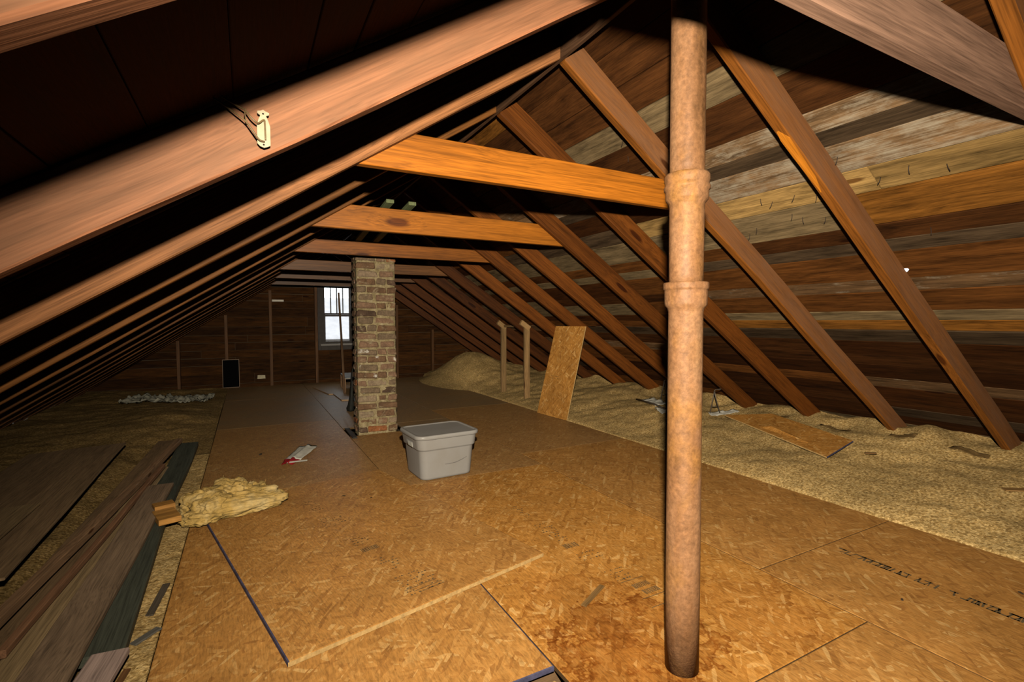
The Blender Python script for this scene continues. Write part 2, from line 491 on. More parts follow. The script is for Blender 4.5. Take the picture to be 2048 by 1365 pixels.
floor_sheet(XB, XC, 3.45, 5.235, OSB_MID)
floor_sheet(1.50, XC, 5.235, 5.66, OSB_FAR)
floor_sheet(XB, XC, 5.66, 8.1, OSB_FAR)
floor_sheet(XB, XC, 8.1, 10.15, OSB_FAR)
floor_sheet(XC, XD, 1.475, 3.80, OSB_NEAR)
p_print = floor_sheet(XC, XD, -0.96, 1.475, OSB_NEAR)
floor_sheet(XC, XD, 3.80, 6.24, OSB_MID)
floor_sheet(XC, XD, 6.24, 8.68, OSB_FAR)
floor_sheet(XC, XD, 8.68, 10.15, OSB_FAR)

# sheet lying loose over the flooring, slightly askew
ls_ang = math.atan2(-0.213, 0.977)
loose = link('loose_osb_sheet', sheet_mesh(1.22, 1.86, 0.018, 0.005, 'l'), [OSB_NEAR, BLUE, RAWEDGE])
loose.location = (0.098, 1.815, 0.0195); loose.rotation_euler = (0, 0, -ls_ang)
tag(loose, 'loose OSB sheet lying askew on the floor with a pale raw front edge', 'osb sheet')

# stamped ink on the sheets (worn past reading)
def ink_mesh(groups, seed):
    rnd = random.Random(seed); vs = []; fs = []
    def quad(x0, x1, y0, y1, sh=0.0):
        b = len(vs); vs.extend([(x0, y0, 0), (x1, y0 + sh, 0), (x1, y1 + sh, 0), (x0, y1, 0)]); fs.append((b, b+1, b+2, b+3))
    for (kind, cx, cy_, w, l) in groups:
        if kind == 'lines':            # rows of small worn characters across the sheet
            rows = max(2, int(l / 0.026))
            for r in range(rows):
                y = cy_ - l/2 + r * l / rows; x = cx - w/2 + rnd.random() * 0.02
                while x < cx + w/2:
                    k = rnd.uniform(0.004, 0.012)
                    if rnd.random() < 0.62: quad(x, x + k, y, y + rnd.uniform(0.004, 0.010))
                    x += k + rnd.uniform(0.003, 0.012)
        elif kind == 'bars':           # barcode-like hatch
            x = cx - w/2
            while x < cx + w/2:
                k = rnd.uniform(0.002, 0.006); quad(x, x + k, cy_ - l/2, cy_ + l/2); x += k + rnd.uniform(0.002, 0.006)
        elif kind == 'rule':
            quad(cx - w/2, cx + w/2, cy_, cy_ + 0.0035)
        elif kind == 'strokes':        # tall stretched letters
            y = cy_ - l/2
            while y < cy_ + l/2:
                if rnd.random() < 0.75:
                    k = rnd.uniform(0.004, 0.009); quad(cx - w/2, cx + w/2, y, y + k, rnd.uniform(-0.012, 0.012))
                    if rnd.random() < 0.45: quad(cx + w/2 - 0.012, cx + w/2, y, y + 0.03)
                    if rnd.random() < 0.35: quad(cx - w/2, cx - w/2 + 0.010, y, y + 0.028)
                y += rnd.uniform(0.010, 0.026)
    return mesh('ink', vs, fs)
def ink_on(parent, groups, seed):
    o = link('printed_mark', ink_mesh(groups, seed), INK, parent); o.location = (0, 0, 0.0006); o['kind'] = 'stuff'
    return o
ink_on(loose, [('lines', 0.60, 0.19, 0.16, 0.20), ('rule', 0.62, 0.11, 0.14, 0), ('rule', 0.60, 0.14, 0.16, 0), ('rule', 0.63, 0.09, 0.12, 0), ('lines', 0.585, 0.43, 0.08, 0.16), ('bars', 0.58, 0.62, 0.09, 0.045), ('lines', 0.565, 0.75, 0.09, 0.12), ('lines', 0.555, 1.10, 0.13, 0.16), ('lines', 0.55, 1.42, 0.08, 0.20)], 3)
ink_on(p_stain, [('lines', 0.56, 1.62, 0.06, 0.24), ('lines', 0.57, 1.30, 0.09, 0.26), ('bars', 0.57, 1.10, 0.08, 0.05), ('lines', 0.585, 0.98, 0.12, 0.10), ('lines', 0.60, 0.76, 0.10, 0.12), ('bars', 0.625, 0.63, 0.085, 0.035), ('bars', 0.635, 0.575, 0.085, 0.035), ('rule', 0.62, 0.68, 0.13, 0), ('rule', 0.645, 0.535, 0.19, 0), ('bars', 0.70, 0.50, 0.08, 0.05), ('rule', 0.60, 0.47, 0.12, 0)], 5)
ink_on(p_print, [('strokes', 0.54, 2.33, 0.05, 0.06), ('strokes', 0.54, 2.20, 0.05, 0.15), ('strokes', 0.54, 2.02, 0.05, 0.16), ('strokes', 0.54, 1.84, 0.045, 0.12), ('strokes', 0.54, 1.70, 0.05, 0.14), ('strokes', 0.54, 1.52, 0.05, 0.16), ('strokes', 0.54, 1.33, 0.05, 0.18), ('lines', 0.54, 1.10, 0.05, 0.2)], 9)

# ------------------------------------------------------------------ gable walls
wall_back = struct(empty('wall_back', (0, Y_BACK, 0)))
backing = link('backing_board', mesh('gable', [(-2.9, 0.06, -0.2), (1.28, 0.06, -0.2), (1.28, 0.06, 0.73), (1.28, 0.06, 1.89), (-2.9, 0.06, 1.89),
      (1.87, 0.06, -0.2), (5.6, 0.06, -0.2), (5.6, 0.06, 1.89), (1.87, 0.06, 1.89), (1.87, 0.06, 0.73), (5.6, 0.06, 3.0), (-2.9, 0.06, 3.0)],
      [(0, 1, 2, 3, 4), (5, 6, 7, 8, 9), (1, 5, 9, 2), (4, 3, 8, 7, 10, 11)]), EARTH, wall_back)
def roof_under(x):     # underside of the roof boards
    d = RD / SIDE[1]['ca'] if x > XR else RD / SIDE[-1]['ca']
    return ZR + d - (PR * (x - XR) if x > XR else PL * (XR - x))
rb = random.Random(11)
z = -0.12
WX0, WX1, WZ0, WZ1 = 1.27, 1.88, 0.72, 1.90
while z < 2.55:
    w = rb.choice((0.135, 0.15, 0.16, 0.18))
    zt = z + w
    zz = max(z + w * 0.4, 0.05)
    xl = XR - (ZR + 0.165 - zz) / PL; xh = XR + (ZR + 0.165 - zz) / PR
    xl, xh = max(xl, -2.6), min(xh, 5.3)
    cuts = [xl]
    x = xl + rb.uniform(1.0, 2.6)
    while x < xh - 0.6: cuts.append(x); x += rb.uniform(1.4, 3.0)
    cuts.append(xh)
    for a, b in zip(cuts[:-1], cuts[1:]):
        spans = [(a, b)]
        if zt > WZ0 and z < WZ1:
            spans = []
            if a < WX0: spans.append((a, min(b, WX0)))
            if b > WX1: spans.append((max(a, WX1), b))
        for (p, q) in spans:
            if q - p < 0.05: continue
            tone = rb.uniform(0.65, 1.35)
            o = link('wall_board', beam_mesh(q - p - 0.004, w - rb.choice((0.003, 0.004, 0.01)), 0.02, 2, 0.002), BOARD, wall_back, (0.048 * tone, 0.018 * tone, 0.004 * tone, rb.choice((0.1, 0.2, 0.35, 0.5))))
            M = Matrix(((1, 0, 0, p), (0, 0, 1, rb.uniform(0.026, 0.03)), (0, -1, 0, z + w / 2), (0, 0, 0, 1)))
            o.matrix_local = M
    z = zt
for xs, z0, z1 in ((-1.05, -0.15, 0.86), (-0.33, -0.15, 1.30), (0.386, -0.15, 1.76), (1.175, -0.15, 2.28), (1.96, -0.15, 2.05), (2.74, -0.15, 1.52), (3.51, -0.15, 1.0), (4.29, -0.15, 0.52)):
    o = link('stud', beam_mesh(z1 - z0, 0.05, 0.09, 3, 0.003), WOOD, wall_back, (0.11, 0.048, 0.016, 0.15))
    o.matrix_local = Matrix(((0, 1, 0, xs), (0, 0, -1, 0.023), (1, 0, 0, z0), (0, 0, 0, 1))) @ Matrix.Translation((0, 0, 0))
wall_front = struct(link('wall_front', mesh('gable_front', [(-2.9, Y_FRONT, -0.2), (5.6, Y_FRONT, -0.2), (5.6, Y_FRONT, 3.0), (-2.9, Y_FRONT, 3.0)], [(0, 1, 2, 3)]), BOARD, None, (0.13, 0.065, 0.028, 0.2)))

# ------------------------------------------------------------------ roof: shingle undersides and boards
ceiling = struct(empty('ceiling', (0, 0, 0)))
HOLE_U, HOLE_Y = 2.03, 1.36
def deck(s):
    nrm = RD + 0.045; UE = UEND[s] + 0.5
    def q(u0, u1, y0, y1):
        return [slope_pt(s, u0, y0, nrm), slope_pt(s, u1, y0, nrm), slope_pt(s, u1, y1, nrm), slope_pt(s, u0, y1, nrm)]
    rects = [(-0.15, UE, Y_FRONT - 0.1, Y_BACK + 0.2)]
    if s == 1:
        a, b = HOLE_U - 0.08, HOLE_U + 0.14; c, d = HOLE_Y - 0.08, HOLE_Y + 0.14
        rects = [(-0.15, a, Y_FRONT - 0.1, Y_BACK + 0.2), (b, UE, Y_FRONT - 0.1, Y_BACK + 0.2), (a, b, Y_FRONT - 0.1, c), (a, b, d, Y_BACK + 0.2)]
    vs = []; fs = []
    for r in rects:
        n = len(vs); vs += q(*r); fs.append((n, n+1, n+2, n+3))
    return link('shingle_layer', mesh('deck', vs, fs), SHINGLE, ceiling)
deck(1); deck(-1)

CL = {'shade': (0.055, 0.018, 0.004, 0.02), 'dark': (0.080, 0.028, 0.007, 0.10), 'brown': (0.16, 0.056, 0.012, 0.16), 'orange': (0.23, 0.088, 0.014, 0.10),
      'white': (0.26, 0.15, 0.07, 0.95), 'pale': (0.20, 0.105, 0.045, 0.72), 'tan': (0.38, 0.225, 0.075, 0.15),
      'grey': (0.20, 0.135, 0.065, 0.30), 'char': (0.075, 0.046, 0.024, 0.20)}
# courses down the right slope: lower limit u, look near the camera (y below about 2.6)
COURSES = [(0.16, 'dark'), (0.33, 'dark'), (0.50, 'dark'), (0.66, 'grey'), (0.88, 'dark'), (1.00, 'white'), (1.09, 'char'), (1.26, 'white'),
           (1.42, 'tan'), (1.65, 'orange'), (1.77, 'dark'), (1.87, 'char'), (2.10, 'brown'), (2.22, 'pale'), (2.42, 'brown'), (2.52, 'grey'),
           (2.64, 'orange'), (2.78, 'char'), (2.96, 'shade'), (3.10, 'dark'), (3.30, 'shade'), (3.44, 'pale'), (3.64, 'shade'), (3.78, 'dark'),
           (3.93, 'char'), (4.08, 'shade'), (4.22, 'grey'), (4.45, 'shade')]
def board_obj(s, u0, u1, y0, y1, look, rnd, hole=None):
    gap = rnd.choice((0.002, 0.003, 0.003, 0.005, 0.007))
    if s == 1 and y0 < 1.9 and look in ('orange', 'tan'): gap = 0.013 if look == 'orange' else 0.008
    w = u1 - u0 - gap; L = y1 - y0 - 0.004
    if hole:
        hx, hy, hr = hole
        vs = []; fs = []
        K = 12
        for zz in (0.0, 0.022):
            for (x, y) in ((0, -w/2), (hx - 0.1, -w/2), (hx + 0.1, -w/2), (L, -w/2), (L, w/2), (hx + 0.1, w/2), (hx - 0.1, w/2), (0, w/2)): vs.append((x, y, zz))
            for k in range(K):
                a = 2 * math.pi * k / K + 0.3; r = hr * (1 + 0.2 * math.sin(3 * a)) * (1.0 if zz == 0 else 3.4)
                vs.append((hx + 1.3 * r * math.cos(a), hy + r * math.sin(a), zz))
        B = 8 + K
        for off, flip in ((0, True), (B, False)):
            F = [(0, 1, 6, 7), (2, 3, 4, 5)]
            ring = [8 + k for k in range(K)]
            corners = [1, 2, 5, 6]
            ctr = [(hx - 0.1, -w/2), (hx + 0.1, -w/2), (hx + 0.1, w/2), (hx - 0.1, w/2)]
            def nearest(k):
                v = vs[off + 8 + k]; a = math.atan2((v[1] - hy) / (w / 2), (v[0] - hx) / 0.1)
                return [(-math.pi*3/4), (-math.pi/4), (math.pi/4), (math.pi*3/4)].index(min([(-math.pi*3/4), (-math.pi/4), (math.pi/4), (math.pi*3/4)], key=lambda q: abs(math.atan2(math.sin(a - q), math.cos(a - q)))))
            near = [nearest(k) for k in range(K)]
            for k in range(K):
                k2 = (k + 1) % K
                if near[k] == near[k2]: F.append((ring[k], corners[near[k]], ring[k2]))
                else: F.append((ring[k], corners[near[k]], corners[near[k2]], ring[k2]))
            for f in F:
                f = tuple(off + i for i in f); fs.append(tuple(reversed(f)) if flip else f)
        for a, b in ((0, 1), (1, 2), (2, 3), (3, 4), (4, 5), (5, 6), (6, 7), (7, 0)): fs.append((a, b, B + b, B + a))
        for k in range(K):
            a, b = 8 + k, 8 + (k + 1) % K; fs.append((b, a, B + a, B + b))
        me = mesh('board', vs, fs)
    else:
        me = beam_mesh(L, w, 0.022, 3, 0.0015, wane=0.0012, seed=rnd.random() * 50)
    c = CL[look]; t = rnd.uniform(0.75, 1.25)
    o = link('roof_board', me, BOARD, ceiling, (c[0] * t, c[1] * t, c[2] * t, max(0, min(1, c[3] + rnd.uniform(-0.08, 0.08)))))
    S = SIDE[s]
    org = slope_pt(s, (u0 + u1) / 2, y0 + 0.002, RD + 0.004 + rnd.uniform(0, 0.004))
    Xv = Vector((0, 1, 0)); Zv = S['N']
    place(o, frame_matrix(org, Xv, Zv))
    return o
def lay_boards(s, seed):
    rnd = random.Random(seed); u0 = 0.0
    courses = [(u, l) for u, l in COURSES if u <= UEND[s] + 0.15]
    if s == -1:
        courses = []; u = 0
        while u < UEND[s]: u += rnd.choice((0.14, 0.16, 0.18, 0.2)); courses.append((u, rnd.choice(('dark', 'shade', 'shade'))))  # left boards coloured near black to deepen the shadow between rafters
    for ci, (u1, look) in enumerate(courses):
        cuts = [Y_FRONT + 0.02]
        y = rnd.choice((0.62, 0.27, -0.4)) if s == 1 else rnd.uniform(-1, 1)
        seams = [RAFTER_Y[k] - 0.025 for k in range(2, 13)]
        nxt = rnd.choice(seams[0:3])
        if look == 'tan': cuts.append(1.245)
        if look == 'orange' and u0 < 1.5: cuts.append(1.375)
        while True:
            if nxt > cuts[-1] + 0.8: cuts.append(nxt)
            rest = [q for q in seams if q > cuts[-1] + 1.9]
            if not rest: break
            nxt = rnd.choice(rest[:3])
        cuts.append(Y_BACK + 0.015)
        for i, (a, b) in enumerate(zip(cuts[:-1], cuts[1:])):
            near = a < 1.9
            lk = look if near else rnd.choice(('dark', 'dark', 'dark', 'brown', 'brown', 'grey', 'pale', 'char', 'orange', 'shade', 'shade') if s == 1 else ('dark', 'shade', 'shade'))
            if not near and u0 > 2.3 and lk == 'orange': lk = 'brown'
            if look == 'orange' and u0 > 1.3 and u0 < 1.5 and a > 0.9: lk = 'grey'
            hole = None
            if s == 1 and a < HOLE_Y < b and u0 < HOLE_U < u1:
                hole = (HOLE_Y - a, -(HOLE_U - (u0 + u1) / 2), 0.015)
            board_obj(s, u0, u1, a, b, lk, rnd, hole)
        u0 = u1
lay_boards(1, 21); lay_boards(-1, 33)

# nail points showing through the boards
nail_me = tube_mesh(bez([(0, 0, 0), (0.001, 0, -0.02), (0.006, 0.002, -0.036)], 4), 0.0016, 6)
rn = random.Random(4)
for u, y in ((1.33, 1.62), (1.34, 1.75), (1.30, 1.80), (1.36, 1.52), (1.46, 1.70), (1.50, 1.66), (1.34, 1.22), (1.31, 1.10), (1.35, 0.98), (1.16, 1.33), (1.15, 1.45), (1.53, 1.55), (0.95, 1.42), (1.52, 1.95), (1.56, 2.02), (1.72, 1.15), (0.72, 2.35), (0.80, 2.5), (0.62, 2.3)):
    o = link('nail', nail_me, NAIL, ceiling)
    o.location = slope_pt(1, u, y, RD + 0.006); o.rotation_euler = (rn.uniform(-0.3, 0.3), rn.uniform(-0.2, 0.2), rn.uniform(0, 6))

# ------------------------------------------------------------------ rafters, ridge board, collar ties
ORD = ['nearest', 'second', 'third', 'fourth', 'fifth', 'sixth', 'seventh', 'eighth', 'ninth', 'tenth', 'eleventh', 'twelfth', 'thirteenth', 'farthest']
ridge = link('ridge_board', beam_mesh(Y_BACK - Y_FRONT - 0.1, 0.022, 0.15, 6, 0.002), WOOD, None, (0.12, 0.06, 0.03, 0.1))
place(ridge, frame_matrix((XR, Y_FRONT + 0.05, ZR - 0.005), (0, 1, 0), (0, 0, 1)))
tag(ridge, 'dark ridge board along the peak between the rafter ends', 'ridge board')
R_EXTRA = {1: 'with a splintered orange scar', 2: 'bowing past the rusty pipe'}
L_EXTRA = {1: 'with the cream wire hook', 2: 'with a pale knot'}
rr = random.Random(17)
RIGHT = []
for k, yf in enumerate(RAFTER_Y):
    for s in (1, -1):
        S = SIDE[s]
        u0 = 0.015 / S['ca']; L = UEND[s] - u0 - 0.02
        tanA = S['p']
        warp = 0.05 if (s == 1 and k == 2) else 0.018
        me = beam_mesh(L, RW, RD, 18, 0.005, warp=warp, seed=k * 2 + (s > 0), plumb0=-tanA, plumb1=-tanA, wane=0.002)
        t = rr.uniform(0.85, 1.15)  # farther rafters get darker colours, standing in for flash falloff
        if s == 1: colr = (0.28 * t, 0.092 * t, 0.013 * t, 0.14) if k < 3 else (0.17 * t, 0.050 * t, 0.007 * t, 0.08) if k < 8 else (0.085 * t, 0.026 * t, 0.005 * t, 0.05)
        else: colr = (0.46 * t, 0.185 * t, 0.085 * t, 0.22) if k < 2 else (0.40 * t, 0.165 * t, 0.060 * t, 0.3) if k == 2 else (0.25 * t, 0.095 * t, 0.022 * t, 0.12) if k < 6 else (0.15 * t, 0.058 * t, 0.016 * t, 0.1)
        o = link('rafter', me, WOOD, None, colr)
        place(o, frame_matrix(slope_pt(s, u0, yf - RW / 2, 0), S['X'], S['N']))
        me.materials.append(WOOD_DUSTY)
        for p in me.polygons:
            if p.normal.y * s < -0.9 and k < (3 if s == 1 else 2): p.material_index = 1
        side = 'right' if s == 1 else 'left'
        ex = (R_EXTRA if s == 1 else L_EXTRA).get(k, '')
        base = 'orange-brown' if s == 1 else 'reddish-brown'
        lab = f'{base} rafter on the {side} slope, {ORD[k]} from the camera'
        if ex: lab += ', ' + ex
        tag(o, lab, 'rafter', f'{side}-slope rafters')
        if s == 1: RIGHT.append(o)
# torn strip of fresh wood on the second right rafter
vs = []
prof = [(0, 0.004), (0.05, 0.012), (0.16, 0.010), (0.30, 0.004), (0.40, 0.0)]
scar_out = [(x, 0.004 + h_, 0) for x, h_ in prof]
scar_in = [(x, -0.018 - 0.6 * h_ if 0 < x < 0.4 else 0.0, 0) for x, h_ in prof]
ring = scar_out + list(reversed(scar_in))
n = len(ring)
me = mesh('scar', [(x, y, 0.0) for x, y, z in ring] + [(x, y, -0.003) for x, y, z in ring], [tuple(range(n)), tuple(range(2*n-1, n-1, -1))] + [(i, i + n, (i + 1) % n + n, (i + 1) % n) for i in range(n)])
sc_ = link('splinter_scar', me, WOOD_TIE, RIGHT[1], (0.72, 0.24, 0.02, 0))
sc_.location = (0.80, 0.004, 0.0)

TIE_Z, TIE_H, TIE_T = 1.82, 0.16, 0.042
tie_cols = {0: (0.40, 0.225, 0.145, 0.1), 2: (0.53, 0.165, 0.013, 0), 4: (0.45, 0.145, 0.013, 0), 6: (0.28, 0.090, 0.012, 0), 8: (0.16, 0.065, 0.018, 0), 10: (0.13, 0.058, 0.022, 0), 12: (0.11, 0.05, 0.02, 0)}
tie_lab = {0: 'greyish-pink collar tie crossing the top right corner, nearest the camera', 2: 'bright orange collar tie ending behind the rusty pipe', 4: 'orange collar tie with two dark knots under the upright green sticks',
           6: 'brown collar tie passing just in front of the chimney top', 8: 'collar tie right behind the chimney, seen on both its sides', 10: 'dim collar tie above the window, second behind the chimney', 12: 'dark collar tie nearest the gable wall'}
for k in tie_cols:
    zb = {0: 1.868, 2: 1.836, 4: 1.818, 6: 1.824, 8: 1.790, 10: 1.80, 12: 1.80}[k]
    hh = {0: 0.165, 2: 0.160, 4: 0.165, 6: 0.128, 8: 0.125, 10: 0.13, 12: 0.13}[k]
    xl = XR - (ZR - zb) / PL - 0.14; xh = XR + (ZR - zb) / PR + 0.14
    # ends cut to the roof slopes, reaching up beside the rafters
    me = beam_mesh(xh - xl, TIE_T, hh, 10, 0.003, warp=0.006, seed=k + 40, plumb0=1 / PL, plumb1=-1 / PR)
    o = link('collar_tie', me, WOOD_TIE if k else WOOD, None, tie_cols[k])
    place(o, frame_matrix((xl, RAFTER_Y[k] + TIE_T / 2 + 0.004, zb), (1, 0, 0), (0, 0, 1)))
    tag(o, tie_lab[k], 'collar tie', 'collar ties')

# ------------------------------------------------------------------ loose-fill insulation
def z_right(x, y):
    t = max(0.0, min(1.3, (x - 3.32) / 1.33))
    b = 0.27 * t ** 0.9 if x > 3.32 else -0.05
    b += 0.46 * math.exp(-((x - 3.8) / 0.6) ** 2 - ((y - 8.9) / 1.0) ** 2)
    k = min(1.0, max(0.0, (x - 3.30) / 0.25))
    b += k * (0.045 * n3(x * 1.6, y * 1.6, 3) + 0.018 * n3(x * 6, y * 6, 5)) + 0.006 * n3(x * 22, y * 22, 7)
    if x > 4.45: b += 0.05 * n3(y * 4.1, x * 3, 2) * min(1, (x - 4.45) / 0.2)
    return b - 0.004
def z_left(x, y):
    d = -0.32 - x
    k = min(1.0, max(0.0, d / 0.3))
    b = 0.07 * min(1.0, max(0, d - 0.5) / 1.2) + 0.10 * math.exp(-((x + 0.95) / 0.5) ** 2 - ((y - 7.0) / 1.2) ** 2)
    b += k * (0.035 * n3(x * 1.5, y * 1.5, 13) + 0.015 * n3(x * 6, y * 6, 15)) + 0.006 * n3(x * 22, y * 22, 17)
    if -0.97 < x < -0.44 and y < 5.6: b -= 0.035 * min(1, (x + 0.97) / 0.08, (-0.44 - x) / 0.05, (5.6 - y) / 0.3)
    return b - 0.006
def grid_obj(name, x0, x1, y0, y1, sx, sy_, zf, mat):
    nx = int((x1 - x0) / sx); ny = int((y1 - y0) / sy_)
    vs = []; fs = []
    for j in range(ny + 1):
        for i in range(nx + 1):
            x = x0 + (x1 - x0) * i / nx; y = y0 + (y1 - y0) * j / ny
            vs.append((x, y, zf(x, y)))
    for j in range(ny):
        for i in range(nx):
            a = j * (nx + 1) + i; fs.append((a, a + 1, a + nx + 2, a + nx + 1))
    return link(name, mesh(name, vs, fs, True), mat)
ins_r = grid_obj('loose_insulation', 2.6, 4.93, -0.6, Y_BACK - 0.01, 0.026, 0.028, z_right, LOOSEFILL)
tag(ins_r, 'tan loose-fill insulation heaped along the right eave', 'insulation', kind='stuff')
ins_l = grid_obj('loose_insulation', -2.30, -0.322, 0.6, Y_BACK - 0.01, 0.03, 0.034, z_left, DIMFILL)
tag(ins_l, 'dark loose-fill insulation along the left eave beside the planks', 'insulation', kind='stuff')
ins_s = grid_obj('loose_insulation', -0.48, -0.3225, 0.6, 5.2, 0.016, 0.02, lambda x, y: z_left(x, y) + 0.008 - (0.03 if x < -0.47 or y > 5.18 else 0), LOOSEFILL)
tag(ins_s, 'narrow strip of pale insulation between the green plank and the OSB floor', 'insulation', kind='stuff')
ins_h = grid_obj('loose_insulation', 0.2, 0.90, 0.75, 1.375, 0.02, 0.02, lambda x, y: -0.022 + 0.012 * n3(x * 9, y * 9, 1) - 0.02 * max(0, (y - 1.30) / 0.07), LOOSEFILL)
tag(ins_h, 'patch of insulation in the blue-edged gap at the bottom of the floor', 'insulation', kind='stuff')

# ------------------------------------------------------------------ rusty vent pipe
pipe = tag(empty('vent_pipe', (1.288, 1.176, 0)), 'rusty cast iron pipe rising from floor to roof with two hubs', 'pipe')
PRD = 0.0555
def pipe_len(name, prof):
    o = link(name, lathe(prof, 48), PIPE, pipe); return o
pipe_len('lower_length', [(PRD, -0.02), (PRD * 1.01, 0.3), (PRD, 0.8), (PRD, 1.215), (PRD + 0.003, 1.228), (PRD + 0.0115, 1.238), (PRD + 0.0125, 1.245), (PRD + 0.0130, 1.285), (PRD + 0.0125, 1.288), (PRD + 0.0165, 1.291), (PRD + 0.017, 1.296), (PRD + 0.017, 1.309), (PRD + 0.0155, 1.313), (PRD + 0.004, 1.314)])
pipe_len('middle_length', [(PRD - 0.001, 1.300), (PRD - 0.001, 1.34), (PRD, 1.45), (PRD, 1.560), (PRD + 0.002, 1.572), (PRD + 0.011, 1.583), (PRD + 0.0125, 1.588), (PRD + 0.013, 1.612), (PRD + 0.0175, 1.617), (PRD + 0.018, 1.625), (PRD + 0.0145, 1.632), (PRD + 0.0145, 1.640), (PRD + 0.0165, 1.646), (PRD + 0.0165, 1.660), (PRD + 0.013, 1.667), (PRD + 0.004, 1.669)])
pipe_len('upper_length', [(PRD - 0.001, 1.655), (PRD, 1.70), (PRD, 2.1), (PRD, 2.49)])

# ------------------------------------------------------------------ brick chimney
CH_ROT = 0.0
chim = tag(empty('brick_chimney', (1.005, 5.272, 0), CH_ROT), 'square brick chimney with crumbling pale mortar in the middle of the attic', 'chimney')
CW, CD, CHZ = 0.41, 0.235, 2.30
nc = 28; ch_ = CHZ / nc
def lumpy_core():
    vs = []; fs = []; rows = nc * 3; per = []
    step = 0.034
    nx = 12; ny = 8; r = 0.009
    for i in range(nx): per.append((r + (CW - 2*r) * i / nx, r))
    for i in range(ny): per.append((CW - r, r + (CD - 2*r) * i / ny))
    for i in range(nx): per.append((CW - r - (CW - 2*r) * i / nx, CD - r))
    for i in range(ny): per.append((r, CD - r - (CD - 2*r) * i / ny))
    m = len(per)
    for j in range(rows + 1):
        zz = CHZ * j / rows - (0.02 if j == 0 else 0)
        for (x, y) in per:
            d = 0.008 * n3(x * 25, y * 25, zz * 25) + 0.004 * n3(x * 60, y * 60, zz * 60)
            cx, cy_ = x - CW / 2, y - CD / 2
            k = max(abs(cx) / (CW/2), abs(cy_) / (CD/2))
            sx = d if abs(cx) / (CW/2) > 0.93 else 0; s_y = d if abs(cy_) / (CD/2) > 0.9 else 0
            vs.append((x + math.copysign(sx, cx) * (1 if d > 0 else 1), y + math.copysign(abs(s_y), cy_) * (1 if d > 0 else -1), zz))
    for j in range(rows):
        for i in range(m):
            a = j * m + i; b = j * m + (i + 1) % m; fs.append((a, b, b + m, a + m))
    fs.append(tuple(range(rows * m, rows * m + m)))
    return mesh('core', vs, fs, True)
link('mortar', lumpy_core(), MORTAR, chim)
def brick_variant(L, D, H, seed):
    rnd = random.Random(seed)
    bm = bmesh.new()
    bmesh.ops.create_cube(bm, size=1.0)
    for v in bm.verts:
        v.co = Vector((v.co.x * L + rnd.uniform(-.011, .011), v.co.y * D + rnd.uniform(-.004, .004), v.co.z * H + rnd.uniform(-.008, .006)))
    bmesh.ops.bevel(bm, geom=bm.edges[:], offset=0.009, segments=1, affect='EDGES')
    for v in bm.verts: v.co += Vector((rnd.uniform(-.0018, .0018), rnd.uniform(-.0025, .0025), rnd.uniform(-.0018, .0018)))
    me = bpy.data.meshes.new('brick'); bm.to_mesh(me); bm.free(); me.materials.append(BRICK); return me
BH = ch_ - 0.020
VAR = {}
for key, L in (('s', 0.198), ('h', 0.096), ('m', 0.150)):
    VAR[key] = [brick_variant(L, 0.09, BH, hash_) for hash_ in range(ord(key) * 10, ord(key) * 10 + 5)]
BL = {'s': 0.198, 'h': 0.096, 'm': 0.150}
rbk = random.Random(5)
def brick(key, x, y, z, rz):
    o = bpy.data.objects.new('brick', rbk.choice(VAR[key])); COL.objects.link(o); o.parent = chim
    o.location = (x, y, z); o.rotation_euler = (rbk.uniform(-.02, .02), rbk.uniform(-.035, .035), rz + rbk.uniform(-.015, .015))
patterns = [('s', 's'), ('h', 's', 'h'), ('s', 'h', 'h'), ('h', 'h', 's'), ('m', 's'), ('s', 'm')]
for c_ in range(nc):
    zc = (c_ + 0.5) * ch_
    pt = patterns[(c_ * 2 + rbk.randint(0, 1)) % len(patterns)]
    tot = sum(BL[k] for k in pt); gp = (CW - tot) / max(1, len(pt) - 1)
    gp = min(gp, 0.022)
    x = (CW - tot - gp * (len(pt) - 1)) * rbk.random() * 0.8
    for k in pt:
        brick(k, x + BL[k] / 2, 0.045 + rbk.uniform(-.010, .006), zc + rbk.uniform(-.004, .004), 0)
        x += BL[k] + gp
    # sides (behind the front wythe) and back
    for xs_ in (0.045, CW - 0.045):
        if c_ % 2: brick('m', xs_ + rbk.uniform(-.004, .004), 0.09 + 0.015 + 0.075, zc, math.pi / 2)
        else:
            brick('h', xs_, 0.095 + 0.052, zc, math.pi / 2)
    if c_ % 2 == 0:
        brick('s', 0.10, CD - 0.03, zc, 0); brick('s', CW - 0.10, CD - 0.03, zc, 0)

# ------------------------------------------------------------------ storage tote
bin_ = tag(empty('storage_tote', (1.312, 3.668, 0.0), math.radians(3.0)), 'grey plastic storage tote with lid standing on the floor in front of the chimney', 'storage bin')
def rrect(w, d, r, n=6):
    out = []
    for cx, cy_, a0 in ((w/2-r, d/2-r, 0), (-w/2+r, d/2-r, 90), (-w/2+r, -d/2+r, 180), (w/2-r, -d/2+r, 270)):
        for k in range(n + 1):
            a = math.radians(a0 + 90 * k / n); out.append((cx + r * math.cos(a), cy_ + r * math.sin(a)))
    return out
def loft(levels, cap_top=True, cap_bot=True):
    vs = []; fs = []; m = None
    for (w, d, r, z) in levels:
        P = rrect(w, d, r); m = len(P); vs += [(x, y, z) for x, y in P]
    for j in range(len(levels) - 1):
        for i in range(m):
            a = j * m + i; b = j * m + (i + 1) % m; fs.append((a, b, b + m, a + m))
    if cap_bot: fs.append(tuple(range(m - 1, -1, -1)))
    if cap_top: fs.append(tuple(range((len(levels) - 1) * m, len(levels) * m)))
    me = mesh('loft', vs, fs)
    for p in me.polygons: p.use_smooth = len(p.vertices) == 4
    return me
